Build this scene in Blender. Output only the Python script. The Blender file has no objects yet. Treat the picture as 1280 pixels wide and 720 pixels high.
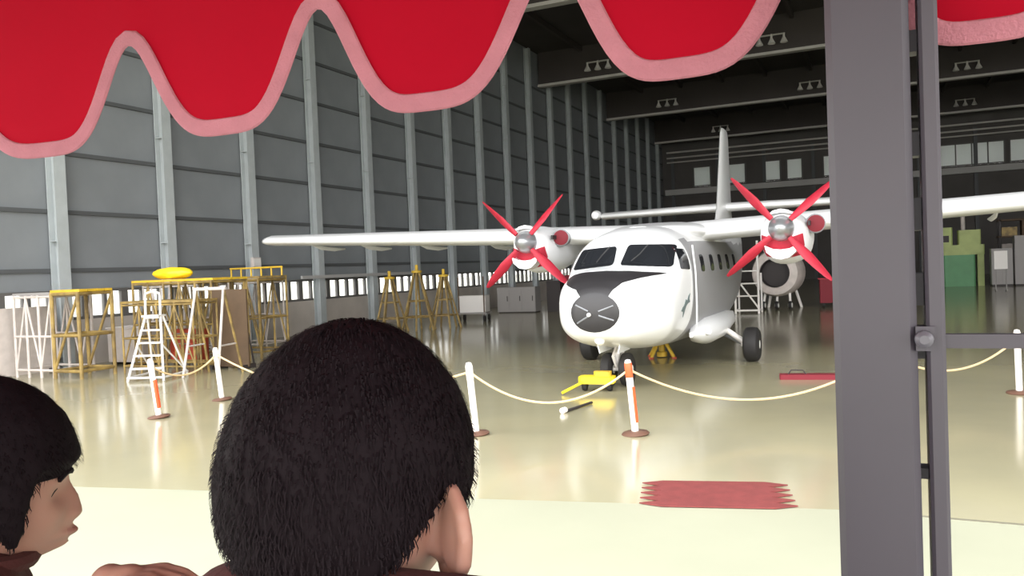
import bpy, bmesh, math, random
import numpy as np
from mathutils import Vector, Matrix, noise
from mathutils.bvhtree import BVHTree
random.seed(7)
PI = math.pi
S = bpy.context.scene
COL = S.collection

# ------------------------------------------------------------------ camera
cam_d = bpy.data.cameras.new('camera')
cam = bpy.data.objects.new('camera', cam_d)
COL.objects.link(cam)
cam_d.sensor_width = 36.0
cam_d.lens = 36.0 * 1000.0 / 1280.0
cam_d.clip_start = 0.02
cam_d.clip_end = 1000
cam.matrix_world = (Matrix.Translation((0, 0, 2.2)) @ Matrix.Rotation(math.radians(24.7), 4, 'Z')
                    @ Matrix.Rotation(math.radians(90 - 1.43), 4, 'X') @ Matrix.Rotation(math.radians(-2.3), 4, 'Z'))
S.camera = cam
# ------------------------------------------------------------------ sky, exposure
W = bpy.data.worlds.new('overcast_sky')
S.world = W
W.use_nodes = True
nt = W.node_tree
bg = nt.nodes['Background']
tc = nt.nodes.new('ShaderNodeTexCoord')
sep = nt.nodes.new('ShaderNodeSeparateXYZ')
rmp = nt.nodes.new('ShaderNodeValToRGB')
nt.links.new(tc.outputs['Generated'], sep.inputs[0])
nt.links.new(sep.outputs['Z'], rmp.inputs[0])
nt.links.new(rmp.outputs[0], bg.inputs[0])
rmp.color_ramp.elements[0].color = (1.0, 0.98, 0.95, 1)
rmp.color_ramp.elements[1].color = (0.94, 0.97, 1.0, 1)
bg.inputs[1].default_value = 5.6
S.view_settings.view_transform = 'Standard'
S.view_settings.look = 'None'
S.view_settings.gamma = 1.0
S.view_settings.exposure = 0.0
S.view_settings.use_curve_mapping = False
S.cycles.use_denoising = True
S.cycles.max_bounces = 10
S.cycles.diffuse_bounces = 6


# ------------------------------------------------------------------ materials
def lin(c):
    out = []
    for v in c:
        v /= 255.0
        out.append(v / 12.92 if v <= 0.04045 else ((v + 0.055) / 1.055) ** 2.4)
    return (out[0], out[1], out[2], 1.0)


def mat(name, rgb, rough=0.5, metal=0.0, spec=0.5, vary=0.0, vscale=6.0, bump=0.0, bscale=40.0, transl=0.0, coat=0.0, sss=0.0, clear=0.0, rgb2=None):
    m = bpy.data.materials.new(name)
    m.use_nodes = True
    t = m.node_tree
    b = t.nodes['Principled BSDF']
    c = lin(rgb)
    b.inputs['Base Color'].default_value = c
    b.inputs['Roughness'].default_value = rough
    b.inputs['Metallic'].default_value = metal
    b.inputs['Specular IOR Level'].default_value = spec
    if coat:
        b.inputs['Coat Weight'].default_value = coat
        b.inputs['Coat Roughness'].default_value = 0.08
    if sss:
        b.inputs['Subsurface Weight'].default_value = sss
        b.inputs['Subsurface Radius'].default_value = (0.01, 0.004, 0.002)
        b.inputs['Subsurface Scale'].default_value = 1.0
    if vary or bump:
        co = t.nodes.new('ShaderNodeTexCoord')
    if vary:
        n = t.nodes.new('ShaderNodeTexNoise')
        n.inputs['Scale'].default_value = vscale
        n.inputs['Detail'].default_value = 5
        r = t.nodes.new('ShaderNodeValToRGB')
        c2 = lin(rgb2) if rgb2 else tuple(max(0, x * (1 - vary)) for x in c[:3]) + (1,)
        r.color_ramp.elements[0].position = 0.35
        r.color_ramp.elements[1].position = 0.65
        r.color_ramp.elements[0].color = c2
        r.color_ramp.elements[1].color = c
        t.links.new(co.outputs['Object'], n.inputs['Vector'])
        t.links.new(n.outputs['Fac'], r.inputs[0])
        t.links.new(r.outputs[0], b.inputs['Base Color'])
    if bump:
        n2 = t.nodes.new('ShaderNodeTexNoise')
        n2.inputs['Scale'].default_value = bscale
        n2.inputs['Detail'].default_value = 4
        bp = t.nodes.new('ShaderNodeBump')
        bp.inputs['Strength'].default_value = bump
        bp.inputs['Distance'].default_value = 0.01
        t.links.new(co.outputs['Object'], n2.inputs['Vector'])
        t.links.new(n2.outputs['Fac'], bp.inputs['Height'])
        t.links.new(bp.outputs[0], b.inputs['Normal'])
    if transl or clear:
        out = t.nodes['Material Output']
        mx = t.nodes.new('ShaderNodeMixShader')
        if transl:
            tr = t.nodes.new('ShaderNodeBsdfTranslucent')
            mx.inputs[0].default_value = transl
        else:
            tr = t.nodes.new('ShaderNodeBsdfTransparent')
            mx.inputs[0].default_value = clear
        if transl:
            tr.inputs[0].default_value = c
        t.links.new(b.outputs[0], mx.inputs[1])
        t.links.new(tr.outputs[0], mx.inputs[2])
        t.links.new(mx.outputs[0], out.inputs[0])
    return m


M = dict(
    floor=mat('floor_epoxy', (168, 161, 130), 0.15, spec=0.6, vary=0.12, vscale=0.35, bump=0.10, bscale=1.3, rgb2=(155, 149, 123)),
    apron=mat('apron_concrete', (168, 168, 146), 0.5, vary=0.06, vscale=0.8, bump=0.05, bscale=3),
    wall=mat('wall_sheet', (132, 136, 140), 0.55, vary=0.12, vscale=0.7),
    wall_low=mat('wall_plinth', (188, 180, 172), 0.7, vary=0.15, vscale=1.0),
    column=mat('column_paint', (176, 182, 184), 0.5, vary=0.1, vscale=2),
    girt=mat('girt_paint', (84, 86, 88), 0.6),
    roof=mat('roof_sheet', (68, 63, 60), 0.8, vary=0.15, vscale=0.5),
    girder=mat('girder_web', (66, 59, 57), 0.7, vary=0.15, vscale=0.5),
    flange=mat('girder_flange', (186, 182, 176), 0.6),
    back=mat('back_wall_paint', (92, 88, 86), 0.8, vary=0.2, vscale=0.4),
    beam=mat('mezzanine_beam', (176, 174, 172), 0.6),
    winpane=mat('far_pane', (226, 230, 228), 0.35, transl=0.16),
    slotpane=mat('frosted_pane', (250, 250, 250), 0.4, clear=0.75),
    frame=mat('window_frame', (96, 94, 92), 0.6),
    rail=mat('track_steel', (120, 116, 100), 0.5),
    white=mat('aircraft_white', (244, 245, 246), 0.28, spec=0.5, coat=0.4),
    shadeside=mat('aircraft_shaded_side', (150, 150, 152), 0.5),
    white2=mat('aircraft_white_matt', (232, 233, 235), 0.45),
    glass=mat('cockpit_glass', (34, 36, 40), 0.06, spec=0.8),
    black=mat('antiglare_black', (44, 42, 44), 0.5),
    radome=mat('radar_bay', (40, 38, 40), 0.35),
    steel=mat('bare_steel', (176, 178, 182), 0.3, metal=0.7),
    greym=mat('grey_metal', (132, 134, 138), 0.4, metal=0.3),
    red=mat('cover_red', (176, 32, 54), 0.6, vary=0.15, vscale=9),
    dred=mat('cover_dark_red', (120, 26, 40), 0.7),
    tyre=mat('tyre_rubber', (34, 32, 32), 0.7),
    logo=mat('logo_grey', (110, 124, 124), 0.5),
    chrome=mat('hub_light', (236, 236, 232), 0.3),
    yellow=mat('yellow_paint', (214, 176, 52), 0.5, vary=0.2, vscale=5),
    yellow2=mat('worn_yellow_paint', (164, 138, 78), 0.55, vary=0.25, vscale=4, rgb2=(116, 96, 58)),
    brightyel=mat('tow_yellow', (246, 216, 40), 0.45),
    whitep=mat('white_paint', (226, 222, 218), 0.5),
    palep=mat('pale_paint', (206, 196, 190), 0.55, vary=0.15, vscale=4),
    redbox=mat('red_box', (176, 66, 44), 0.5),
    brown=mat('brown_board', (92, 72, 52), 0.7, vary=0.2, vscale=3),
    greyc=mat('cabinet_grey', (150, 146, 144), 0.5),
    dark=mat('dark_cabinet', (52, 46, 46), 0.6),
    green=mat('machine_green', (92, 152, 104), 0.5, vary=0.1, vscale=2),
    lime=mat('machine_lime', (176, 190, 118), 0.5, vary=0.15, vscale=2),
    orange=mat('stanchion_orange', (246, 96, 52), 0.45),
    stwhite=mat('stanchion_white', (248, 240, 232), 0.4),
    rubber=mat('stanchion_base', (104, 74, 60), 0.6),
    rope=mat('barrier_rope', (226, 196, 150), 0.7),
    mat_red=mat('mat_red', (128, 58, 56), 0.8, vary=0.18, vscale=7, bump=0.3, bscale=60),
    canopy=mat('canopy_red', (194, 17, 46), 0.8, vary=0.08, vscale=3, transl=0.35, spec=0.1),
    sheet=mat('canopy_top_cloth', (150, 60, 62), 0.8, transl=0.12),
    trim=mat('canopy_trim', (214, 142, 156), 0.85, transl=0.3, bump=0.4, bscale=300, vary=0.12, vscale=30),
    post=mat('post_paint', (70, 65, 74), 0.45, vary=0.08, vscale=5),
    post2=mat('post_bolt', (96, 94, 102), 0.4),
    deck=mat('deck_plate', (96, 92, 92), 0.6, vary=0.15, vscale=4),
    skin=mat('skin', (172, 127, 111), 0.55, vary=0.08, vscale=14, sss=0.12),
    lip=mat('lips', (156, 108, 96), 0.45),
    hair=mat('black_hair', (24, 17, 21), 0.75, spec=0.10, bump=0.1, bscale=120),
    shirt=mat('maroon_shirt', (74, 32, 30), 0.9, bump=0.2, bscale=200),
    shorts=mat('dark_shorts', (52, 46, 60), 0.85),
    shoe=mat('dark_shoe', (44, 42, 44), 0.6),
    eye=mat('eye_white', (236, 232, 228), 0.2),
    iris=mat('eye_iris', (40, 26, 20), 0.2),
)


# ------------------------------------------------------------------ mesh builder
class MB:
    def __init__(s):
        s.v, s.f, s.mi = [], [], []
        s.cur = 0

    def add(s, vs, fs):
        o = len(s.v)
        s.v += [tuple(p) for p in vs]
        s.f += [tuple(i + o for i in f) for f in fs]
        s.mi += [s.cur] * len(fs)
        return s

    def box(s, c, d, rot=None, bev=0.0):
        x, y, z = d[0] / 2, d[1] / 2, d[2] / 2
        if bev:
            b = min(bev, x * .9, y * .9)
            ring = [(x - b, y), (-x + b, y), (-x, y - b), (-x, -y + b), (-x + b, -y), (x - b, -y), (x, -y + b), (x, y - b)]
        else:
            ring = [(x, y), (-x, y), (-x, -y), (x, -y)]
        n = len(ring)
        vs = [Vector((p[0], p[1], -z)) for p in ring] + [Vector((p[0], p[1], z)) for p in ring]
        if rot is not None:
            vs = [rot @ p for p in vs]
        vs = [p + Vector(c) for p in vs]
        fs = [(i, (i + 1) % n, n + (i + 1) % n, n + i) for i in range(n)]
        fs += [tuple(range(n))[::-1], tuple(range(n, 2 * n))]
        return s.add(vs, fs)

    def tube(s, pts, r, seg=8, r2=None, caps=True):
        pts = [Vector(p) for p in pts]
        n = len(pts)
        rings = []
        up0 = None
        for i, p in enumerate(pts):
            d = (pts[min(i + 1, n - 1)] - pts[max(i - 1, 0)]).normalized()
            if up0 is None:
                up0 = Vector((0, 0, 1)) if abs(d.z) < 0.9 else Vector((1, 0, 0))
            u = d.cross(up0).normalized()
            w = u.cross(d).normalized()
            up0 = w
            rr = r if r2 is None else r + (r2 - r) * i / max(1, n - 1)
            rings.append([p + (u * math.cos(a) + w * math.sin(a)) * rr for a in [2 * PI * k / seg for k in range(seg)]])
        return s.loft(rings, caps)

    def loft(s, rings, caps=True, closed=True):
        k = len(rings[0])
        vs = [p for r in rings for p in r]
        fs = []
        for i in range(len(rings) - 1):
            for j in range(k if closed else k - 1):
                a, b = i * k + j, i * k + (j + 1) % k
                fs.append((a, b, b + k, a + k))
        if caps:
            fs.append(tuple(range(k))[::-1])
            fs.append(tuple(range((len(rings) - 1) * k, len(rings) * k)))
        return s.add(vs, fs)

    def lathe(s, prof, base, axis=(0, 0, 1), seg=20):
        ax = Vector(axis).normalized()
        q = Vector((0, 0, 1)).rotation_difference(ax)
        rings = []
        for r, h in prof:
            rings.append([Vector(base) + q @ Vector((r * math.cos(2 * PI * k / seg), r * math.sin(2 * PI * k / seg), h)) for k in range(seg)])
        return s.loft(rings)

    def prism(s, poly, d0, d1, plane='xz'):
        n = len(poly)
        def mk(p, d):
            return {'xz': (p[0], d, p[1]), 'xy': (p[0], p[1], d), 'yz': (d, p[0], p[1])}[plane]
        vs = [mk(p, d0) for p in poly] + [mk(p, d1) for p in poly]
        fs = [(i, (i + 1) % n, n + (i + 1) % n, n + i) for i in range(n)] + [tuple(range(n))[::-1], tuple(range(n, 2 * n))]
        return s.add(vs, fs)

    def build(s, name, mats, parent=None, smooth=False, loc=None, angle=40):
        me = bpy.data.meshes.new(name)
        me.from_pydata([tuple(p) for p in s.v], [], s.f)
        mats = mats if isinstance(mats, (list, tuple)) else [mats]
        for m in mats:
            me.materials.append(m)
        if len(mats) > 1:
            me.polygons.foreach_set('material_index', s.mi)
        bm = bmesh.new()
        bm.from_mesh(me)
        bmesh.ops.recalc_face_normals(bm, faces=bm.faces)
        bm.to_mesh(me)
        bm.free()
        if smooth:
            me.polygons.foreach_set('use_smooth', [True] * len(me.polygons))
            try:
                me.set_sharp_from_angle(angle=math.radians(angle))
            except Exception:
                pass
        o = bpy.data.objects.new(name, me)
        COL.objects.link(o)
        if parent is not None:
            o.parent = parent
        if loc is not None:
            o.location = loc
        return o


def tag(o, label=None, cat=None, group=None, kind=None):
    if label: o['label'] = label
    if cat: o['category'] = cat
    if group: o['group'] = group
    if kind: o['kind'] = kind
    return o


def empty(name, loc=(0, 0, 0), rz=0.0, label=None, cat=None, group=None, kind=None):
    o = bpy.data.objects.new(name, None)
    o.empty_display_size = 0.2
    COL.objects.link(o)
    o.location = loc
    o.rotation_euler = (0, 0, rz)
    return tag(o, label, cat, group, kind)


def copy_tree(o, parent=None):
    c = o.copy()
    COL.objects.link(c)
    if parent is not None:
        c.parent = parent
    for ch in list(o.children):
        copy_tree(ch, c)
    return c


def clone(o, loc, parent=None):
    c = o.copy()
    COL.objects.link(c)
    c.location = loc
    if parent is not None:
        c.parent = parent
    return c


# ------------------------------------------------------------------ setting
YD = 7.25          # hangar threshold
YB = 82.0          # back wall
XL, XR = -20.0, 40.0
ZC = 16.2
EDGE = [(XL, 3.4), (-8.2, 5.85), (-0.4, 7.38), (XR, 7.38)]     # edge of the coated hangar floor against the pale apron
fp = EDGE + [(XR, YB), (XL, YB)]
MB().prism(fp, -0.2, 0.0, 'xy').build('floor', M['floor'])['kind'] = 'structure'
MB().add([(-200, -120, 0), (200, -120, 0), (200, 7.38, 0), (XR, 7.38, 0), (XR, YB, 0), (200, YB, 0), (200, 240, 0), (-200, 240, 0), (-200, YB, 0), (XL, YB, 0), (XL, 3.4, 0), (-200, 3.4, 0), (-8.2, 5.85, 0), (-0.4, 7.38, 0)],
         [(0, 1, 2, 3, 13, 12, 10, 11), (3, 2, 5, 4), (4, 5, 6, 7, 8, 9), (10, 9, 8, 11)]).build('ground', M['apron'])['kind'] = 'structure'
tr = MB().box((XR / 2 - 0.2, 7.38, 0.002), (XR, 0.03, 0.008)).build('trim_1', M['rail'])
tr['kind'] = 'structure'

BAY = 3.6
Y0 = 7.2
NB = 20
COLS = [Y0 + BAY * i for i in range(NB + 2) if Y0 + BAY * i < YB]
# left wall: plinth + backing; panels, girts, columns are its pieces
wl = MB()
wl.box((XL - 0.15, (Y0 + YB) / 2, 0.63), (0.3, YB - Y0 + 0.8, 1.26)).box((XL - 0.25, (Y0 + YB) / 2, 9.26), (0.1, YB - Y0 + 0.8, 14.4))
wall_left = wl.build('wall_left', [M['wall_low']])
wall_left['kind'] = 'structure'
rows = [2.06, 2.62, 4.2, 5.8, 7.4, 9.0, 10.6, 12.2, 13.8, 16.2]
prot = {}
for i in range(len(COLS)):
    y0 = COLS[i]
    y1 = COLS[i + 1] if i + 1 < len(COLS) else YB
    for j in range(len(rows) - 1):
        h = rows[j + 1] - rows[j] - 0.05
        key = (round(y1 - y0, 2), j)
        if key not in prot:
            mb = MB()
            L = y1 - y0 - 0.06
            mb.box((0, 0, h / 2), (0.05, L, h))
            prot[key] = mb.build('panel', M['wall'], wall_left)
            prot[key].location = (XL - 0.12, (y0 + y1) / 2, rows[j] + 0.025)
        else:
            clone(prot[key], (XL - 0.12, (y0 + y1) / 2, rows[j] + 0.025), wall_left)
g0 = None
for zg in rows[1:-1]:
    gb = MB().box((XL - 0.06, (Y0 + YB) / 2, zg), (0.08, YB - Y0, 0.11))
    gb.build('girt', M['girt'], wall_left)
cb = MB()
cb.box((0.0, 0, 8.0), (0.03, 0.34, 16.0)).box((-0.17, 0, 8.0), (0.3, 0.03, 16.0)).box((-0.3, 0, 8.0), (0.03, 0.34, 16.0))
for zz in (3.4, 6.6, 9.8, 13.0):
    cb.box((-0.16, 0, zz), (0.28, 0.3, 0.03))
c0 = cb.build('column', M['column'], wall_left)
c0.location = (XL + 0.3, COLS[0], 0)
for y in COLS[1:]:
    clone(c0, (XL + 0.3, y, 0), wall_left)
# strip windows low in the left wall
random.seed(3)
for i in range(len(COLS)):
    y0 = COLS[i] + 0.2
    y1 = (COLS[i + 1] if i + 1 < len(COLS) else YB) - 0.2
    L = y1 - y0
    wr = empty('window_%d' % (i + 1), (XL - 0.12, y0, 1.26), kind='structure')
    fb = MB()
    fb.box((0, L / 2, 0.04), (0.16, L + 0.4, 0.08)).box((0, L / 2, 0.78), (0.16, L + 0.4, 0.08))
    fb.build('window_frame', M['frame'], wr)
    n = 5
    for k in range(n + 1):
        w = 0.10 if k in (0, n) else random.choice([0.10, 0.14, 0.22])
        MB().box((0, L * k / n, 0.41), (0.12, w, 0.70)).build('mullion', M['frame'], wr)
    for k in range(n):
        MB().box((-0.02, L * (k + .5) / n, 0.41), (0.012, L / n, 0.70)).build('pane', M['slotpane'], wr)
sill = MB().box((XL + 0.34, 28.2, 2.16), (0.10, 8.5, 0.12)).build('trim_2', M['beam'])
sill['kind'] = 'structure'

# back wall, mezzanine with windows
wb = MB().box(((XL + XR) / 2, YB + 0.2, 4.85), (XR - XL + 1, 0.3, 9.7)).box(((XL + XR) / 2, YB + 0.2, 14.05), (XR - XL + 1, 0.3, 4.8))
BW = [(-16.9, -15.2), (-13.4, -11.8), (-10.1, -8.5), (-7.9, -6.5), (-4.6, -3.0), (5.2, 10.2), (10.6, 15.5)]
xp = XL - 0.5
for a_, b_ in BW + [(XR + 0.5, 0)]:
    wb.box(((xp + a_) / 2, YB + 0.2, 10.675), (a_ - xp, 0.3, 1.95))
    xp = b_
wall_back = wb.build('wall_back', M['back'])
wall_back['kind'] = 'structure'
MB().box((-4, YB - 0.3, 9.25), (31.5, 0.5, 0.55)).build('beam', M['beam'], wall_back)
for zz, t in ((13.3, 0.16), (12.75, 0.14), (12.3, 0.12)):
    MB().box((-3, YB - 0.25 - t, zz), (33, 0.2, t)).build('rail', M['flange'], wall_back)
for k in range(8):
    MB().box((-19 + 4.5 * k, YB - 0.1, 6.5), (0.3, 0.25, 13)).build('column', M['girt'], wall_back)


def back_window(n, x0, x1, z0, z1, nx=1):
    r = empty('window_%d' % n, ((x0 + x1) / 2, YB - 0.02, z0), kind='structure')
    w, h = x1 - x0, z1 - z0
    f = MB()
    f.box((-w / 2, 0, h / 2), (0.12, 0.12, h)).box((w / 2, 0, h / 2), (0.12, 0.12, h)).box((0, 0, 0.05), (w, 0.12, 0.1)).box((0, 0, h), (w, 0.12, 0.1))
    f.build('window_frame', M['frame'], r)
    for k in range(nx):
        MB().box((-w / 2 + w * (k + .5) / nx, 0.02, h / 2), (w / nx, 0.03, h)).build('pane', M['winpane'], r)
    for k in range(1, nx):
        MB().box((-w / 2 + w * k / nx, -0.02, h / 2), (0.1, 0.08, h)).build('mullion', M['frame'], r)


for k, (a, b) in enumerate([(-16.9, -15.2), (-13.4, -11.8), (-10.1, -8.5), (-7.9, -6.5), (-4.6, -3.0)]):
    back_window(40 + k, a, b, 9.7, 11.65, 1)
back_window(46, 5.2, 10.2, 9.7, 11.65, 4)
back_window(47, 10.6, 15.5, 9.7, 11.65, 4)
# right wall, ceiling, front header
MB().box((XR + 0.2, (YD + YB) / 2, ZC / 2), (0.3, YB - YD, ZC)).build('wall_right', M['wall'])['kind'] = 'structure'
MB().box(((XL + XR) / 2, YD + 0.1, 14.9), (XR - XL, 0.3, 2.8)).build('wall_front', M['wall'])['kind'] = 'structure'
ceiling = MB().box(((XL + XR) / 2, (YD + YB) / 2, ZC + 0.1), (XR - XL + 1, YB - YD + 1, 0.2)).build('ceiling', M['roof'])
ceiling['kind'] = 'structure'
gd = MB()
gd.cur = 0
gd.box((0, 0, 15.1), (XR - XL, 0.12, 2.2))
gd.cur = 1
gd.box((0, 0, 14.03), (XR - XL, 0.5, 0.16))
gproto = gd.build('girder', [M['girder'], M['flange']], ceiling)
gproto.location = ((XL + XR) / 2, 18.5, 0)
for y in (34.0, 49.0, 63.5, 79.0):
    clone(gproto, ((XL + XR) / 2, y, 0), ceiling)
pproto = MB().box((0, (YD + YB) / 2, 16.0), (0.2, YB - YD, 0.3)).build('purlin', M['girder'], ceiling)
pproto.location = (XL + 3, 0, 0)
for k in range(1, 18):
    clone(pproto, (XL + 3 + 3.2 * k, 0, 0), ceiling)


# high-bay lamp clusters on the girders
def lamp_proto():
    r = empty('ceiling_lamp', (0, 0, 0))
    b = MB().box((0, 0, 0), (1.5, 0.08, 0.08)).box((0, 0.14, 0.03), (0.1, 0.3, 0.08))
    b.build('bracket', M['flange'], r)
    for k, x in enumerate((-0.68, 0.0, 0.68)):
        q = MB()
        q.lathe([(0.05, 0.0), (0.07, -0.2), (0.22, -0.5), (0.2, -0.52), (0.02, -0.45)], (x, -0.05, 0), seg=12)
        q.build('lamp_shade', M['whitep'], r, smooth=True)
    return r


lp = lamp_proto()
lamp_spots = [(-15.8, 49.0, 'grey lamp cluster on the second visible roof girder, near the long side wall'),
              (-14.9, 63.5, 'grey lamp cluster on the third roof girder, near the long side wall'),
              (-5.3, 49.0, 'grey lamp cluster on the second roof girder, beside the red scallop and dark post'),
              (-4.3, 63.5, 'grey lamp cluster on the third roof girder, beside the dark post'),
              (5.8, 63.5, 'grey lamp cluster on a roof girder beyond the post, upper of two'),
              (7.0, 79.0, 'grey lamp cluster on the rearmost girder beyond the post, lower of two'),
              (-13.5, 79.0, 'dim lamp cluster on the rearmost girder beside the tip of the tail fin')]
for i, (x, y, lab) in enumerate(lamp_spots):
    o = lp if i == 0 else copy_tree(lp)
    o.location = (x, y - 0.36, 15.0)
    tag(o, lab, 'lamp', 'lamp clusters on the roof girders')


# ------------------------------------------------------------------ aircraft
AX, AY = -4.33, 12.6
plane = empty('propeller_aircraft', (AX, AY, 0), 0.0,
              'white twin-propeller transport aircraft with high wing parked nose-out in the hangar', 'aircraft')
SEC = [(0.00, 0.02, 1.36, 1.40), (0.01, 0.16, 1.22, 1.54), (0.05, 0.34, 1.06, 1.70), (0.14, 0.50, 0.97, 1.82), (0.32, 0.68, 0.89, 1.93), (0.6, 0.84, 0.81, 2.03),
       (0.95, 0.97, 0.74, 2.12), (1.30, 1.05, 0.68, 2.16), (1.42, 1.06, 0.66, 2.22), (1.75, 1.09, 0.62, 2.56), (2.0, 1.10, 0.6, 2.76), (2.5, 1.13, 0.56, 2.88),
       (3.2, 1.15, 0.53, 2.94), (4.5, 1.16, 0.5, 2.97), (7.2, 1.16, 0.52, 2.97), (8.6, 1.10, 0.85, 2.98), (10.2, 0.90, 1.45, 3.02), (12.0, 0.62, 2.15, 3.10), (13.6, 0.34, 2.72, 3.12), (14.6, 0.10, 3.0, 3.14)]


def sec_at(y):
    for a, b in zip(SEC, SEC[1:]):
        if y <= b[0]:
            t = (y - a[0]) / max(1e-6, b[0] - a[0])
            return [a[k] + (b[k] - a[k]) * t for k in range(1, 4)]
    return list(SEC[-1][1:])


def spow(v, e):
    return math.copysign(abs(v) ** e, v)


def fus_ring(y, n=56):
    hw, zb, zt = sec_at(y)
    ex = 0.9 if y < 0.3 else 0.72
    zc, hh = (zb + zt) / 2, (zt - zb) / 2
    return [Vector((hw * spow(math.cos(a), ex), y, zc + hh * spow(math.sin(a), ex))) for a in [2 * PI * k / n for k in range(n)]]


ys = []
for a, b in zip(SEC, SEC[1:]):
    m = 3 if b[0] - a[0] > 0.25 else 2
    ys += [a[0] + (b[0] - a[0]) * k / m for k in range(m)]
ys.append(SEC[-1][0])
fmb = MB().loft([fus_ring(y) for y in ys])
fus = fmb.build('fuselage', [M['white'], M['shadeside']], plane, smooth=True, angle=60)
mod = fus.modifiers.new('smooth', 'SMOOTH')
mod.iterations = 3
dg = bpy.context.evaluated_depsgraph_get()
me2 = bpy.data.meshes.new_from_object(fus.evaluated_get(dg))
fus.modifiers.clear()
fus.data = me2
for p in me2.polygons:      # side shading behind the cockpit, put into the skin colour as grey
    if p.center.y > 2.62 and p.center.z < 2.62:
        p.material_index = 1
BV = BVHTree.FromPolygons([v.co.copy() for v in me2.vertices], [tuple(p.vertices) for p in me2.polygons])


def decal(name, poly, m, parent, axis='front', off=0.012, rings=7, bv=None, side=1, sub=5, sm=True):
    """a thin raised skin that lies on a body: poly in (x, z) seen from the front or (y, z) seen from a side"""
    bv = bv or BV
    pts = []
    for i in range(len(poly)):
        a, b = poly[i], poly[(i + 1) % len(poly)]
        for k in range(sub):
            pts.append((a[0] + (b[0] - a[0]) * k / sub, a[1] + (b[1] - a[1]) * k / sub))
    cx, cz = sum(p[0] for p in pts) / len(pts), sum(p[1] for p in pts) / len(pts)
    def hit(u, w):
        if axis == 'front':
            o, d = Vector((u, -6, w)), Vector((0, 1, 0))
        else:
            o, d = Vector((side * 6, u, w)), Vector((-side, 0, 0))
        h, nrm, _, _ = bv.ray_cast(o, d)
        if h is None:
            h, nrm, _, _ = bv.find_nearest(o + d * 6)
        if nrm.dot(d) > 0: nrm = -nrm
        return h, nrm
    vs, fs = [], []
    n = len(pts)
    h, nr = hit(cx, cz)
    vs.append(h + nr * off)
    for r in range(1, rings + 1):
        t = r / rings
        for p in pts:
            h, nr = hit(cx + (p[0] - cx) * t, cz + (p[1] - cz) * t)
            vs.append(h + nr * off)
    for p in pts:
        h, nr = hit(*p)
        vs.append(h - nr * 0.006)
    for i in range(n):
        fs.append((0, 1 + i, 1 + (i + 1) % n))
    for r in range(rings + 1 - 0):
        if r == rings: break
        a0, b0 = 1 + r * n, 1 + (r + 1) * n
        for i in range(n):
            fs.append((a0 + i, a0 + (i + 1) % n, b0 + (i + 1) % n, b0 + i))
    mb = MB()
    mb.add(vs, fs)
    return mb.build(name, m, parent, smooth=sm, angle=50)


def rounded(poly, r=0.06, k=4):
    out = []
    n = len(poly)
    for i in range(n):
        p0, p, p1 = Vector(poly[i - 1]), Vector(poly[i]), Vector(poly[(i + 1) % n])
        a, b = (p0 - p), (p1 - p)
        ra = min(r, a.length * .45, b.length * .45)
        s, e = p + a.normalized() * ra, p + b.normalized() * ra
        for j in range(k + 1):
            t = j / k
            q = s * (1 - t) ** 2 + p * 2 * t * (1 - t) + e * t * t
            out.append((q.x, q.y))
    return out


decal('windshield_pane', rounded([(-0.90, 2.10), (-0.05, 2.17), (-0.07, 2.52), (-0.80, 2.48)], 0.07), M['glass'], plane)
decal('windshield_pane', rounded([(0.07, 2.17), (0.97, 2.10), (0.93, 2.51), (0.14, 2.54)], 0.07), M['glass'], plane)
for s in (1, -1):
    decal('side_window', rounded([(1.86, 2.06), (2.4, 2.04), (2.4, 2.42), (2.0, 2.44)], 0.06), M['glass'], plane, 'side', side=s)
    for k in range(5):
        y = 3.3 + k * 0.95
        decal('cabin_window', rounded([(y, 1.98), (y + 0.32, 1.98), (y + 0.32, 2.32), (y, 2.32)], 0.1), M['glass'], plane, 'side', side=s, sub=1)
# anti-glare panel and radar bay
decal('antiglare_panel', [(-0.82, 2.00), (-0.4, 2.06), (0, 2.075), (0.4, 2.06), (0.90, 2.0), (0.62, 1.94), (0.42, 1.88), (0.30, 1.77), (0.24, 1.66), (-0.24, 1.66), (-0.36, 1.78), (-0.66, 1.86)], M['black'], plane, rings=10)
circ = lambda cx, cz, rx, rz, n=28: [(cx + rx * math.cos(2 * PI * k / n), cz + rz * math.sin(2 * PI * k / n)) for k in range(n)]
rad = decal('radar_bay', circ(0.0, 1.40, 0.42, 0.325), M['radome'], plane, sub=1, rings=8, off=0.016)
MB().lathe([(0.0, 0), (0.035, 0.0), (0.03, 0.04), (0.0, 0.05)], (-0.07, -0.02, 1.37), (0, -1, 0), 14).build('hub_cap', M['chrome'], rad, smooth=True)
for a in (25, 150, 215, 335):
    r0, r1 = 0.10, 0.36
    c, s_ = math.cos(math.radians(a)), math.sin(math.radians(a))
    P_ = []
    for k in range(6):
        rr = r0 + (r1 - r0) * k / 5
        h, nr, _, _ = BV.ray_cast(Vector((rr * c * 1.0, -6, 1.39 + rr * s_ * 0.78)), Vector((0, 1, 0)))
        P_.append(h + nr * 0.02)
    MB().tube(P_, 0.016, 6).build('rib', M['greym'], rad, smooth=True)
# wiper + small lamp under the nose
MB().lathe([(0, 0), (0.085, 0), (0.09, 0.05), (0.05, 0.1), (0, 0.11)], (0.0, 0.30, 0.93), (0, -1, -0.25), 16).build('nose_lamp', M['chrome'], plane, smooth=True)
for sx in (-0.35, 0.3):
    MB().tube([(sx, 1.30, 2.24), (sx * 1.1 + 0.1, 1.42, 2.36), (sx * 1.1 + 0.22, 1.55, 2.52)], 0.012, 6).build('wiper', M['black'], plane)
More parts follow.
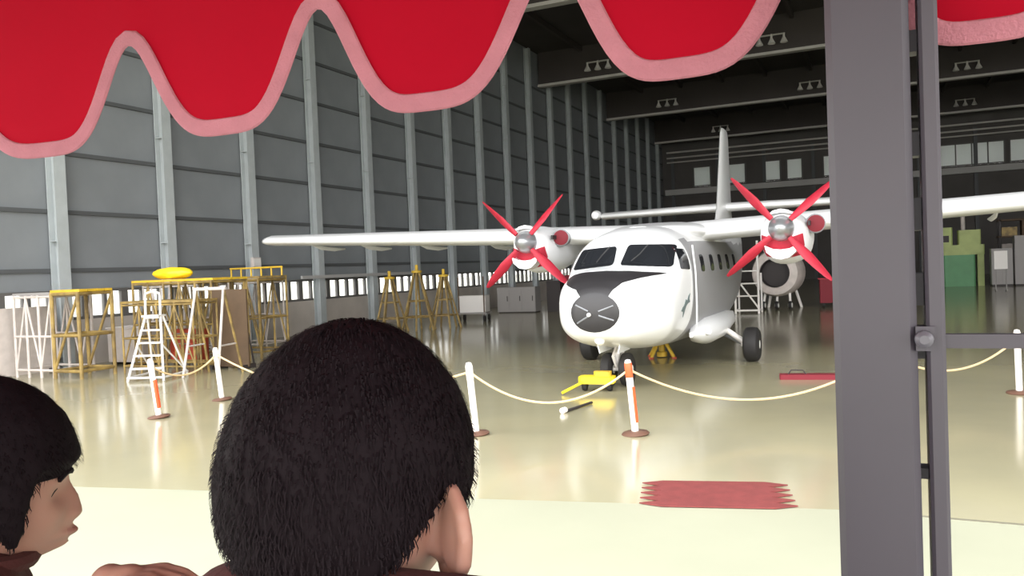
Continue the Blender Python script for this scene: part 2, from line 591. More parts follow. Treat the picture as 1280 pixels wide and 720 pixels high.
# bird-shaped emblem on the nose side
emb = [(1.72, 1.30), (1.80, 1.36), (1.92, 1.40), (2.02, 1.50), (2.12, 1.47), (2.2, 1.56), (2.3, 1.60), (2.24, 1.50), (2.3, 1.44), (2.16, 1.42), (2.06, 1.38), (1.98, 1.30), (1.92, 1.18), (1.86, 1.28)]
decal('emblem', emb, M['logo'], plane, 'side', side=1, sub=1, rings=3, off=0.008)
# door outline and frame rail behind the cockpit
MB().tube([(1.155, 2.62, 0.9), (1.17, 2.62, 1.4), (1.165, 2.62, 2.0), (1.12, 2.62, 2.5)], 0.018, 6).build('door_edge', M['white2'], plane, smooth=True)

# wing
def wing_sec(x, y0, chord, z, th):
    prof = [(0, 0.0), (0.02, 0.32), (0.08, 0.62), (0.2, 0.92), (0.35, 1.0), (0.6, 0.72), (1.0, 0.05), (1.0, -0.05), (0.6, -0.4), (0.3, -0.62), (0.1, -0.5), (0.02, -0.26)]
    return [Vector((x, y0 + p * chord, z + q * th * 0.62)) for p, q in prof]


def wz(x):
    return 2.76 + abs(x) * 0.040


wmb = MB()
wmb.loft([wing_sec(x, y, c, wz(x), t) for x, y, c, t in
          [(-11.55, 5.25, 0.9, 0.05), (-11.42, 4.95, 1.25, 0.24), (-11.2, 4.80, 1.5, 0.30), (-6, 4.55, 2.1, 0.38), (-2.8, 4.45, 2.4, 0.43), (0, 4.4, 2.4, 0.46),
           (2.8, 4.45, 2.4, 0.43), (6, 4.55, 2.1, 0.38), (11.2, 4.80, 1.5, 0.30), (11.42, 4.95, 1.25, 0.24), (11.55, 5.25, 0.9, 0.05)]])
wmb.build('wing', M['white'], plane, smooth=True, angle=70)
for s in (-1, 1):
    for x in (4.4, 6.4, 8.2, 9.8):
        MB().loft([[Vector((s * x + 0.04 * math.cos(a) * k, 5.4 + dy, wz(x) - 0.17 - dz * 0.6 + 0.055 * math.sin(a) * k)) for a in [2 * PI * q / 8 for q in range(8)]]
                   for dy, dz, k in ((-0.3, -0.1, 0.3), (0.1, 0.02, 1), (0.7, 0.08, 1), (1.2, 0.05, 0.4))]).build('flap_hinge', M['white2'], plane, smooth=True)
# wing root fairing over the cabin
fr = MB()
fr.loft([[Vector((hw * spow(math.cos(a), 0.8), y, zc + hh * spow(math.sin(a), 0.8))) for a in [2 * PI * k / 28 for k in range(28)]]
         for y, hw, zc, hh in ((2.9, 0.25, 2.86, 0.06), (3.5, 0.8, 2.84, 0.12), (4.4, 1.05, 2.83, 0.22), (6.4, 1.05, 2.84, 0.2), (8.0, 0.6, 2.86, 0.14), (8.8, 0.2, 2.9, 0.05))])
fr.build('wing_fairing', M['white'], plane, smooth=True, angle=70)

# engine nacelles
NS = [(0.14, 0.27, 2.50, 3.00), (0.2, 0.34, 2.34, 3.04), (0.4, 0.42, 2.14, 3.09), (0.9, 0.47, 2.06, 3.12), (1.7, 0.47, 2.08, 3.10), (2.6, 0.42, 2.25, 3.02), (4.0, 0.2, 2.6, 2.9)]


def nacelle(cx, rot):
    root = empty('engine', (cx, 3.3, 0))
    root.parent = plane
    mb = MB()
    mb.loft([[Vector((hw * spow(math.cos(a), 0.85), y, (zb + zt) / 2 + (zt - zb) / 2 * spow(math.sin(a), 0.85))) for a in [2 * PI * k / 32 for k in range(32)]] for y, hw, zb, zt in NS])
    o = mb.build('nacelle', M['white2'], root, smooth=True, angle=60)
    bv = BVHTree.FromPolygons([v.co.copy() for v in o.data.vertices], [tuple(p.vertices) for p in o.data.polygons])
    decal('cowl_cover', [(-0.36, 2.64), (-0.2, 2.58), (0, 2.55), (0.2, 2.58), (0.36, 2.64), (0.38, 2.42), (0.30, 2.24), (0, 2.17), (-0.30, 2.24), (-0.38, 2.42)], M['red'], root, bv=bv, rings=12, sub=4, off=0.02)
    # white intake lip, a crescent under the spinner
    cr = [(-0.30, 2.43), (-0.15, 2.36), (0, 2.345), (0.15, 2.36), (0.30, 2.43), (0.27, 2.30), (0.14, 2.19), (0, 2.16), (-0.14, 2.19), (-0.27, 2.30)]
    MB().prism(cr, -0.02, 0.42, 'xz').build('intake_lip', M['white'], root)
    MB().prism([(-0.26, 3.0), (-0.14, 3.09), (0, 3.12), (0.14, 3.09), (0.26, 3.0), (0.14, 3.03), (0, 3.05), (-0.14, 3.03)], 0.05, 0.5, 'xz').build('cowl_lip', M['white'], root)
    MB().lathe([(0.25, 0), (0.24, 0.10), (0.20, 0.22), (0.12, 0.34), (0.05, 0.40), (0, 0.41)], (0, 0.16, 2.75), (0, -1, 0), 24).build('spinner', M['steel'], root, smooth=True)
    # exhaust with red plug on one side
    ex = MB().lathe([(0.15, 0), (0.17, 0.3), (0.19, 0.62), (0.17, 0.63), (0.0, 0.60)], (0.44, 1.35, 2.83), (0.22, -1, 0), 20).build('exhaust', M['greym'], root, smooth=True)
    MB().lathe([(0.165, 0.60), (0.165, 0.66), (0.08, 0.69), (0, 0.69)], (0.44, 1.35, 2.83), (0.22, -1, 0), 20).build('exhaust_plug', M['dred'], ex, smooth=True)
    MB().box((0.475, 0.6, 2.84), (0.04, 0.34, 0.09)).build('cowl_slot', M['black'], root)
    prop = empty('propeller', (0, 0, 2.75))
    prop.parent = root
    for k in range(4):
        a = math.radians(rot + 90 * k)
        R_ = Matrix.Rotation(-a, 3, 'Y')
        rings = []
        for r, w, t, tw in ((0.24, 0.10, 0.09, 20), (0.42, 0.16, 0.07, 32), (0.7, 0.23, 0.055, 40), (1.0, 0.21, 0.04, 50), (1.22, 0.17, 0.03, 58), (1.34, 0.08, 0.02, 60)):
            tq = math.radians(tw)
            ring = []
            for q in range(10):
                b = 2 * PI * q / 10
                u, v = w / 2 * math.cos(b), t / 2 * math.sin(b)
                ring.append(R_ @ Vector((r, v * math.cos(tq) + u * math.sin(tq), u * math.cos(tq) - v * math.sin(tq))))
            rings.append(ring)
        MB().loft(rings).build('blade', M['red'], prop, smooth=True)
    return root


nacelle(-2.65, 46)
nacelle(2.65, 41)
# red streamers / tie covers hung at the lower cowl
# tail
tail = MB()
tail.loft([wing_sec(x, y, c, 3.80, t) for x, y, c, t in
           [(-4.25, 13.5, 0.7, 0.12), (-4.1, 13.1, 1.3, 0.24), (0, 12.5, 1.9, 0.28), (4.1, 13.1, 1.3, 0.24), (4.25, 13.5, 0.7, 0.12)]])
stab = tail.build('tailplane', M['white'], plane, smooth=True, angle=70)
for s in (-1, 1):
    MB().lathe([(0, 0), (0.12, 0.05), (0.17, 0.18), (0.15, 0.36), (0.05, 0.6), (0, 0.62)], (s * 4.3, 13.0, 3.86), (0, 1, 0), 16).build('tip_horn', M['white'], stab, smooth=True)
fin = MB()
def fsec(z, y0, c, t):
    prof = [(0, 0), (0.04, 0.5), (0.15, 0.9), (0.35, 1), (0.7, 0.6), (1, 0.08), (1, -0.08), (0.7, -0.6), (0.35, -1), (0.15, -0.9), (0.04, -0.5)]
    return [Vector((q * t / 2, y0 + p * c, z)) for p, q in prof]
fin.loft([fsec(2.9, 10.2, 4.3, 0.20), fsec(3.2, 11.1, 3.2, 0.20), fsec(3.7, 11.6, 2.5, 0.20), fsec(6.1, 12.6, 1.3, 0.13), fsec(6.28, 12.8, 1.0, 0.06)])
fin.build('tail_fin', M['white'], plane, smooth=True, angle=70)


# landing gear
def wheel(mb_parent, c, r, w, name='wheel'):
    k = MB().lathe([(r * 0.45, -w / 2), (r * 0.8, -w / 2), (r * 0.96, -w * 0.36), (r, -w * 0.15), (r, w * 0.15), (r * 0.96, w * 0.36), (r * 0.8, w / 2), (r * 0.45, w / 2)], c, (1, 0, 0), 28)
    t = k.build(name, M['tyre'], mb_parent, smooth=True)
    MB().lathe([(r * 0.46, -w * 0.46), (r * 0.4, -w * 0.3), (r * 0.4, w * 0.3), (r * 0.46, w * 0.46), (0.05, w * 0.52), (0, w * 0.52)], c, (1, 0, 0), 20).build('wheel_hub', M['chrome'], t, smooth=True)
    return t


ng = empty('nose_gear', (0, 0, 0)); ng.parent = plane
wheel(ng, (-0.17, 1.25, 0.30), 0.30, 0.19)
wheel(ng, (0.17, 1.25, 0.30), 0.30, 0.19)
MB().tube([(0, 1.28, 0.95), (0, 1.24, 0.30)], 0.05, 12).build('strut', M['whitep'], ng, smooth=True)
MB().tube([(-0.2, 1.25, 0.30), (0.2, 1.25, 0.30)], 0.035, 10).build('axle', M['whitep'], ng, smooth=True)
MB().tube([(0.0, 1.2, 0.72), (0.0, 0.98, 0.56), (0.0, 1.16, 0.36)], 0.028, 8).build('torque_link', M['whitep'], ng, smooth=True)
for s in (-1, 1):
    MB().tube([(s * 0.08, 1.75, 0.92), (s * 0.05, 1.3, 0.5)], 0.026, 8).build('drag_brace', M['whitep'], ng, smooth=True)
    MB().box((s * 0.2, 1.1, 0.78), (0.02, 0.7, 0.28), Matrix.Rotation(s * 0.25, 3, 'Y')).build('gear_door', M['white'], ng)
for s in (-1, 1):
    mg = empty('main_gear', (0, 0, 0)); mg.parent = plane
    wheel(mg, (s * 1.82, 5.0, 0.37), 0.37, 0.32)
    MB().tube([(s * 1.12, 4.8, 0.84), (s * 1.66, 5.0, 0.42)], 0.06, 12).build('strut', M['whitep'], mg, smooth=True)
    MB().tube([(s * 1.1, 5.3, 0.6), (s * 1.66, 5.05, 0.36)], 0.04, 10).build('brace', M['greym'], mg, smooth=True)
    MB().tube([(s * 1.6, 5.0, 0.37), (s * 1.84, 5.0, 0.37)], 0.05, 10).build('axle', M['whitep'], mg, smooth=True)
    sp = MB()
    sp.loft([[Vector((s * (1.02 + hw * max(-0.6, math.cos(a))), y, zc + hh * math.sin(a))) for a in [2 * PI * k / 22 for k in range(22)]]
             for y, hw, zc, hh in ((2.7, 0.05, 0.78, 0.05), (3.2, 0.20, 0.77, 0.18), (3.9, 0.32, 0.76, 0.27), (5.0, 0.34, 0.76, 0.27), (6.4, 0.24, 0.82, 0.2), (7.4, 0.05, 0.9, 0.05))])
    sp.build('sponson', M['white'], plane, smooth=True, angle=70)
    MB().lathe([(0, 0), (0.07, 0.0), (0.06, 0.06), (0, 0.08)], (s * 1.24, 3.2, 0.80), (s * 0.6, -1, 0.1), 12).build('landing_light', M['chrome'], plane, smooth=True)

# ------------------------------------------------------------------ ground items around the aircraft
tow = empty('tow_head', (-4.52, 13.22, 0), 0.1, 'bright yellow tow bar head on small wheels in front of the nose wheels', 'tow bar')
MB().box((0, 0, 0.2), (0.62, 0.3, 0.12), bev=0.05).build('body', M['brightyel'], tow)
MB().box((0.1, 0.02, 0.30), (0.3, 0.16, 0.09), bev=0.03).build('clamp', M['yellow'], tow)
for x in (-0.22, 0.22):
    MB().lathe([(0.0, -0.04), (0.09, -0.04), (0.1, 0), (0.09, 0.04), (0, 0.04)], (x, 0.0, 0.1), (1, 0, 0), 14).build('wheel', M['tyre'], tow, smooth=True)
MB().tube([(-0.2, -0.1, 0.18), (-0.5, -0.5, 0.04)], 0.025, 8).build('bar', M['brightyel'], tow)

tres = empty('jack_stand', (-4.62, 18.2, 0), 0.3, 'yellow jack stand on the floor under the aircraft belly', 'jack')
MB().lathe([(0.0, 0.02), (0.12, 0.02), (0.12, 0.12), (0.075, 0.14), (0.07, 0.5), (0.0, 0.5)], (0, 0, 0), seg=14).build('cylinder', M['yellow'], tres, smooth=True)
for k in range(4):
    a = PI / 4 + k * PI / 2
    MB().tube([(0.36 * math.cos(a), 0.36 * math.sin(a), 0.02), (0.06 * math.cos(a), 0.06 * math.sin(a), 0.44)], 0.04, 8).build('leg', M['yellow'], tres)
    MB().lathe([(0.06, 0), (0.06, 0.03), (0.0, 0.03)], (0.36 * math.cos(a), 0.36 * math.sin(a), 0), seg=10).build('foot', M['redbox'], tres)

rod = empty('chock_bar', (-4.28, 11.45, 0), 0, 'thin dark bar with a pale end lying on the floor before the yellow tow head', 'bar')
MB().tube([(-0.05, -0.30, 0.025), (0.09, 0.5, 0.025)], 0.022, 8).build('bar', M['dark'], rod)
MB().lathe([(0, 0), (0.045, 0.0), (0.045, 0.09), (0, 0.09)], (-0.066, -0.39, 0.045), (0.17, 1, 0), 10).build('end_cap', M['stwhite'], rod)

ck = empty('wheel_chock', (-1.05, 15.2, 0), 0.15, 'low dark red plank on the floor between the aircraft wheel and the post', 'chock')
MB().box((0, 0, 0.045), (1.3, 0.22, 0.09), bev=0.02).build('body', M['dred'], ck)
MB().tube([(-0.5, 0, 0.09), (-0.45, 0, 0.16), (-0.25, 0, 0.16), (-0.2, 0, 0.09)], 0.012, 6).build('handle', M['dark'], ck)

# red mat with toothed short ends
mp = []
L_, D_, T_ = 1.18, 0.84, 0.10
nt_ = 5
for k in range(nt_):
    y0 = -D_ / 2 + D_ * k / nt_
    mp += [(L_ / 2 - T_, y0), (L_ / 2 + T_, y0 + D_ / nt_ * 0.5)]
mp.append((L_ / 2 - T_, D_ / 2))
for k in range(nt_):
    y0 = D_ / 2 - D_ * k / nt_
    mp += [(-L_ / 2 + T_, y0), (-L_ / 2 - T_, y0 - D_ / nt_ * 0.5)]
mp.append((-L_ / 2 + T_, -D_ / 2))
mt = MB().prism(mp, 0.001, 0.012, 'xy').build('floor_mat', M['mat_red'])
mt.location = (-1.45, 7.52, 0.006)
mt.rotation_euler = (0, 0, math.radians(13))
tag(mt, 'flat red mat with toothed short ends on the pale hangar floor', 'mat')


# ------------------------------------------------------------------ stanchions and ropes
def stanchion():
    r = empty('barrier_stanchion')
    MB().lathe([(0.0, 0.0), (0.17, 0.0), (0.18, 0.015), (0.16, 0.035), (0.06, 0.05), (0.0, 0.05)], (0, 0, 0), seg=24).build('base', M['rubber'], r, smooth=True)
    MB().lathe([(0.0, 0.045), (0.045, 0.045), (0.045, 0.93), (0.035, 0.965), (0.0, 0.975)], (0, 0, 0), seg=18).build('pole', M['stwhite'], r, smooth=True)
    k = MB()
    ring = []
    for z in (0.16, 0.62):
        arc = [math.radians(a) for a in range(-75, 76, 15)]
        ring.append([Vector((0.055 * math.cos(a), 0.055 * math.sin(a), z)) for a in arc] + [Vector((0.0455 * math.cos(a), 0.0455 * math.sin(a), z)) for a in arc[::-1]])
    k.loft(ring)
    k.build('orange_backing', M['orange'], r, smooth=True)
    MB().lathe([(0.045, 0.74), (0.049, 0.75), (0.049, 0.92), (0.045, 0.93)], (0, 0, 0), seg=18).build('collar', M['stwhite'], r, smooth=True)
    return r


sp0 = stanchion()
ST = [(-10.70, 9.34, -6, 'orange and white barrier post in front of the white stepladder'),
      (-10.98, 11.0, -5, 'white barrier post just behind the dark hair of the boy'),
      (-4.94, 9.42, -4, 'white barrier post beside the ear side of the black-haired boy'),
      (-2.90, 9.92, -4, 'white and red barrier post in front of the aircraft nose wheel'),
      (0.05, 11.9, 0, 'barrier post hidden behind the dark steel post'),
      (1.87, 14.09, -1, 'white barrier post beyond the steel post, below its rail')]
tops = []
for i, (x, y, lean, lab) in enumerate(ST):
    o = sp0 if i == 0 else copy_tree(sp0)
    o.location = (x, y, 0)
    o.rotation_euler = (0, math.radians(lean), math.radians(25))
    tag(o, lab, 'barrier post', 'barrier posts roped off before the aircraft')
    a = math.radians(lean)
    tops.append(Vector((x + 0.82 * math.sin(a) * math.cos(0.43), y + 0.82 * math.sin(a) * math.sin(0.43), 0.84)))
    if i == 3:
        for ch in o.children:
            if ch.name.startswith('collar'):
                ch.data = ch.data.copy(); ch.data.materials.clear(); ch.data.materials.append(M['orange'])
    if i in (1, 2, 5):
        for ch in o.children:
            if ch.name.startswith('orange'):
                bpy.data.objects.remove(ch)
                break


def rope(i, j, sag, lab):
    a, b = tops[i], tops[j]
    pts = []
    for k in range(25):
        t = k / 24
        p = a.lerp(b, t)
        p.z -= sag * 4 * t * (1 - t)
        pts.append(p)
    d = (b - a).normalized()
    o = MB().tube(pts, 0.016, 6).build('barrier_rope', M['rope'], smooth=True)
    tag(o, lab, 'rope', 'ropes between the barrier posts')


rope(0, 1, 0.25, 'pale rope hanging between the two posts near the stepladder')
rope(1, 2, 0.45, 'pale rope running behind the head of the black-haired boy')
rope(2, 3, 0.42, 'pale rope sagging before the yellow tow head')
rope(3, 4, 0.50, 'pale rope sagging between the nose-wheel post and the steel post')
rope(4, 5, 0.35, 'pale rope hanging beyond the steel post under its rail')


# ------------------------------------------------------------------ work stands and gear along the side wall
def stand(name, loc, rz, L, D, Hh, m, label, cat, group=None, bays=3, plat=True, brace=True, r=0.035, platmat=None, rails=True):
    e = empty(name, loc, rz, label, cat, group)
    for k in range(bays + 1):
        x = -L / 2 + L * k / bays
        for y in (-D / 2, D / 2):
            MB().tube([(x, y, 0), (x, y, Hh)], r, 8).build('upright', m, e, smooth=True)
    for y in (-D / 2, D / 2):
        for z in (0.18, Hh * 0.5, Hh - 0.04):
            MB().tube([(-L / 2, y, z), (L / 2, y, z)], r * 0.9, 8).build('side_rail', m, e, smooth=True)
        if brace:
            for k in range(bays):
                x0, x1 = -L / 2 + L * k / bays, -L / 2 + L * (k + 1) / bays
                if k % 2: x0, x1 = x1, x0
                MB().tube([(x0, y, 0.2), (x1, y, Hh - 0.08)], r * 0.75, 8).build('brace', m, e, smooth=True)
    for x in (-L / 2, L / 2):
        for z in (0.18, Hh * 0.5, Hh - 0.04):
            MB().tube([(x, -D / 2, z), (x, D / 2, z)], r * 0.9, 8).build('end_rail', m, e, smooth=True)
    if plat:
        n = 4
        for k in range(n):
            MB().box((0, -D / 2 + D * (k + .5) / n, Hh + 0.03), (L + 0.1, D / n - 0.02, 0.06)).build('plank', platmat or m, e)
    return e


GW = 'work stands along the side wall'
stand('rack', (-18.7, 13.3, 0), 0.03, 1.3, 1.1, 2.0, M['palep'], 'pale steel rack standing at the frame edge beside the yellow stands', 'rack', bays=3, plat=True, platmat=M['greyc'], r=0.035)
stand('work_stand', (-17.5, 13.2, 0), 0.06, 0.85, 0.95, 2.05, M['yellow2'], 'narrow worn yellow work stand next to the pale rack', 'work stand', GW, bays=1, r=0.045, platmat=M['yellow'])
stand('work_stand', (-16.5, 15.6, 0), 0.05, 2.6, 1.3, 2.2, M['yellow2'], 'long yellow work stand carrying the rolled yellow cover', 'work stand', GW, bays=5, r=0.03, platmat=M['yellow'])
stand('work_stand', (-15.8, 14.25, 0), 0.06, 2.2, 0.8, 1.7, M['yellow2'], 'low worn yellow stand just behind the white stepladder', 'work stand', GW, bays=4, r=0.026, plat=True)
stand('work_stand', (-16.35, 17.45, 0), 0.05, 1.9, 1.2, 2.2, M['yellow2'], 'tall yellow stand with a railed deck behind the brown board', 'work stand', GW, bays=4, r=0.03, platmat=M['yellow2'])
stand('work_stand', (-18.6, 17.4, 0), 0.05, 2.0, 1.2, 2.1, M['palep'], 'pale tubular stand behind the narrow yellow stand', 'work stand', GW, bays=6, r=0.028, platmat=M['yellow2'])
stand('work_stand', (-18.3, 19.4, 0), 0.05, 2.2, 1.2, 2.1, M['palep'], 'pale tubular stand farther back behind the long yellow stand', 'work stand', GW, bays=6, r=0.028, platmat=M['yellow2'])
# guard rail pieces on the tall stand
gr = empty('guard_rail', (-16.35, 17.45, 2.26), 0.05, 'yellow guard rail lying along the top of the tall stand', 'rail')
for k in range(6):
    MB().tube([(-0.9 + 0.36 * k, 0.5, 0), (-0.9 + 0.36 * k, 0.5, 0.24)], 0.025, 6).build('upright', M['yellow'], gr)
MB().tube([(-0.93, 0.5, 0.24), (0.93, 0.5, 0.24)], 0.028, 6).build('top_rail', M['yellow'], gr)
cov = MB()
rr = []
for k in range(13):
    t = k / 12
    x = -0.62 + 1.24 * t
    q = 0.16 * (math.sin(PI * min(1, max(0, t)) ) ** 0.35 if 0 < t < 1 else 0.15)
    rr.append([Vector((x, q * 1.5 * math.cos(a) + 0.03 * math.sin(9 * t), 0.155 + max(-0.15, q * (math.sin(a) + 0.10 * math.sin(5 * a + 7 * t))))) for a in [2 * PI * j / 16 for j in range(16)]])
cov.loft(rr)
co_ = cov.build('rolled_cover', M['brightyel'], smooth=True)
co_.location = (-16.9, 15.4, 2.265)
co_.rotation_euler = (0, 0, 0.1)
tag(co_, 'rolled yellow cover lying on top of the long work stand', 'cover')

ws = empty('board', (-19.72, 12.75, 0), math.radians(90), 'pale sheet standing upright between the pale rack and the wall', 'sheet')
MB().box((0, 0, 0.85), (2.6, 0.04, 1.7)).build('sheet', M['palep'], ws)
for x in (-1.1, 1.1):
    MB().box((x, 0, 0.04), (0.08, 0.4, 0.08)).build('foot', M['dark'], ws)
for (x, y, w_, h_, mm, lab) in ((-18.6, 15.6, 1.2, 0.9, 'palep', 'pale crate on the floor behind the narrow yellow stand'),):
    e = empty('crate', (x, y, 0), 0.08, lab, 'crate')
    MB().box((0, 0, h_ / 2 + 0.08), (w_, 0.8, h_), bev=0.02).build('body', M[mm], e)
    MB().box((0, 0, h_ + 0.10), (w_ + 0.05, 0.85, 0.04)).build('lid', M[mm], e)
    for sx in (-1, 1):
        MB().box((sx * w_ * 0.35, 0, 0.04), (0.12, 0.8, 0.08)).build('skid', M['dark'], e)
# white stepladder
ld = empty('stepladder', (-15.05, 13.05, 0), 0.35, 'white tubular stepladder with a hooped top behind the orange barrier post', 'ladder')
for x in (-0.42, 0.42):
    xt = x * 0.42
    MB().tube([(x, -0.35, 0), (xt, 0.1, 1.45), (xt, 0.12, 1.85)], 0.028, 8).build('rail', M['whitep'], ld, smooth=True)
    MB().tube([(x, 0.75, 0), (xt, 0.18, 1.45)], 0.026, 8).build('leg', M['whitep'], ld, smooth=True)
    MB().tube([(x, -0.35, 0.08), (x, 0.75, 0.08)], 0.026, 8).build('foot_rail', M['whitep'], ld, smooth=True)
    MB().tube([(x, 0.7, 0.1), (x * 0.7, -0.12, 0.8)], 0.02, 8).build('brace', M['whitep'], ld, smooth=True)
MB().tube([(-0.42, -0.35, 0.08), (0.42, -0.35, 0.08)], 0.026, 8).build('foot_rail', M['whitep'], ld, smooth=True)
MB().tube([(-0.18, 0.12, 1.85), (-0.16, 0.12, 1.95), (0, 0.12, 2.0), (0.16, 0.12, 1.95), (0.18, 0.12, 1.85)], 0.028, 8).build('hoop', M['whitep'], ld, smooth=True)
for k in range(5):
    z = 0.28 + 0.28 * k
    t = z / 1.45
    w = 0.42 + (0.176 - 0.42) * t
    MB().box((0, -0.35 + 0.45 * t, z), (w * 2, 0.14, 0.035)).build('step', M['whitep'], ld)
MB().box((0, 0.13, 1.44), (0.4, 0.34, 0.04)).build('top_step', M['whitep'], ld)
# tall pale posts either side of the ladder
ps = empty('trestle', (-14.1, 13.9, 0), 0.2, 'pale splay-legged trestle beside the white stepladder', 'trestle')
for x in (-0.45, 0.45):
    MB().tube([(x, -0.5, 0), (x * 0.8, 0, 2.0)], 0.03, 8).build('leg', M['palep'], ps, smooth=True)
    MB().tube([(x, 0.5, 0), (x * 0.8, 0, 2.0)], 0.03, 8).build('leg', M['yellow2'], ps, smooth=True)
    MB().tube([(x * 0.93, -0.33, 0.7), (x * 0.93, 0.33, 0.7)], 0.02, 8).build('brace', M['palep'], ps, smooth=True)
MB().tube([(-0.42, 0, 2.0), (0.42, 0, 2.0)], 0.04, 8).build('top_bar', M['palep'], ps, smooth=True)
rb = empty('tool_chest', (-16.3, 15.3, 0), 0.05, 'red tool chest under the long yellow work stand', 'tool chest')
MB().box((0, 0, 0.53), (0.95, 0.4, 0.86), bev=0.03).build('body', M['redbox'], rb)
for k in range(3):
    dr_ = MB().box((0, -0.21, 0.28 + 0.26 * k), (0.86, 0.03, 0.22)).build('drawer', M['redbox'], rb)
    MB().box((0, -0.235, 0.34 + 0.26 * k), (0.5, 0.02, 0.03)).build('handle', M['greyc'], dr_)
for x in (-0.38, 0.38):
    MB().lathe([(0, -0.03), (0.05, -0.03), (0.05, 0.03), (0, 0.03)], (x, 0, 0.05), (1, 0, 0), 12).build('caster', M['tyre'], rb)
bb = empty('board', (-14.55, 14.98, 0), 0.1, 'brown board standing upright beside the tall yellow stand', 'board')
MB().box((0, 0, 1.0), (1.0, 0.05, 1.9)).build('sheet', M['brown'], bb)
for x in (-0.42, 0.42):
    MB().box((x, 0, 0.05), (0.08, 0.6, 0.1)).build('foot', M['dark'], bb)
    MB().tube([(x, 0.28, 0.08), (x, 0.03, 1.2)], 0.02, 6).build('stay', M['dark'], bb)

# yellow splayed trestles beyond the boy's head
for k, (x, y, s, lab) in enumerate([(-16.6, 25.2, 1.0, 'yellow splay-legged trestle nearest the strip windows'), (-15.9, 26.0, 1.1, 'yellow splay-legged trestle in the middle of the group of three'), (-15.2, 26.8, 1.0, 'yellow splay-legged trestle of the group, closest to the aircraft')]):
    e = empty('splayed_trestle', (x, y, 0), 0.4 * k, lab, 'trestle', 'yellow splay-legged trestles by the strip windows')
    for j in range(6):
        a = PI / 6 + j * PI / 3
        MB().tube([(0.62 * s * math.cos(a), 0.62 * s * math.sin(a), 0), (0.1 * math.cos(a), 0.1 * math.sin(a), 2.0 * s)], 0.04, 8).build('leg', M['yellow2'], e, smooth=True)
    for z in (0.5, 1.1):
        q = 0.62 * s + (0.1 - 0.62 * s) * z / (2 * s)
        MB().tube([(q * math.cos(PI / 6 + j * PI / 3), q * math.sin(PI / 6 + j * PI / 3), z) for j in (0, 1, 2, 3, 4, 5, 0)], 0.03, 8).build('brace', M['yellow2'], e, smooth=True)
    MB().lathe([(0, 0), (0.2, 0), (0.2, 0.08), (0.06, 0.1), (0.06, 0.3), (0, 0.3)], (0, 0, 1.97 * s), seg=14).build('head', M['yellow'], e, smooth=True)

# carts and cabinets behind the far propeller
ct = empty('trolley', (-15.7, 30.2, 0), 0.2, 'pale crate trolley below the propeller nearest the strip windows', 'trolley')
MB().box((0, 0, 0.75), (1.2, 0.8, 0.7), bev=0.04).build('crate', M['whitep'], ct)
MB().box((0, 0, 0.36), (1.3, 0.9, 0.06)).build('tray', M['greyc'], ct)
for x in (-0.55, 0.55):
    MB().tube([(x, -0.4, 0.1), (x, -0.4, 1.9)], 0.03, 8).build('upright', M['brown'], ct)
    for y in (-0.38, 0.38):
        MB().lathe([(0, -0.04), (0.14, -0.04), (0.14, 0.04), (0, 0.04)], (x, y, 0.14), (1, 0, 0), 12).build('caster', M['tyre'], ct)
        MB().box((x, y, 0.27), (0.08, 0.08, 0.14)).build('fork', M['greyc'], ct)
cbn = empty('cabinet', (-16.2, 36.0, 0), 0.05, 'grey cabinet behind the propeller under the strip windows', 'cabinet')
MB().box((0, 0, 0.65), (2.0, 0.8, 1.2), bev=0.02).build('body', M['greyc'], cbn)
for k in range(3):
    d = MB().box((-0.66 + 0.66 * k, -0.41, 0.65), (0.6, 0.03, 1.05)).build('door', M['greyc'], cbn)
    MB().box((-0.45 + 0.66 * k, -0.44, 0.7), (0.03, 0.03, 0.25)).build('handle', M['dark'], d)
MB().box((0, 0, 0.03), (1.9, 0.7, 0.06)).build('plinth', M['dark'], cbn)
dk = empty('locker', (-14.4, 36.4, 0), 0.05, 'black locker between the grey cabinet and the red screen', 'locker')
MB().box((0, 0, 0.75), (0.7, 0.7, 1.5), bev=0.02).build('body', M['dark'], dk)
MB().box((0, -0.36, 0.78), (0.6, 0.03, 1.35)).build('door', M['dark'], dk)
rs = empty('folding_screen', (-13.2, 36.6, 0), 0.1, 'dark red screen on feet between the propeller and the aircraft nose', 'screen')
MB().box((0, 0, 0.95), (1.5, 0.06, 1.6)).build('sheet', M['dred'], rs)
for x in (-0.7, 0.7):
    MB().tube([(x, 0, 0), (x, 0, 1.85)], 0.03, 8).build('upright', M['palep'], rs)
    MB().box((x, 0, 0.03), (0.08, 0.6, 0.06)).build('foot', M['dark'], rs)
nb = MB().box((0, 0, 0), (0.12, 0.42, 0.34), bev=0.02)
nbo = nb.build('junction_box', M['palep'], None, loc=(-19.60, 21.5, 2.75))
tag(nbo, 'small pale box fixed on a wall column above the strip windows', 'box')
MB().box((0.065, 0, 0), (0.012, 0.34, 0.26)).build('lid', M['whitep'], nbo)

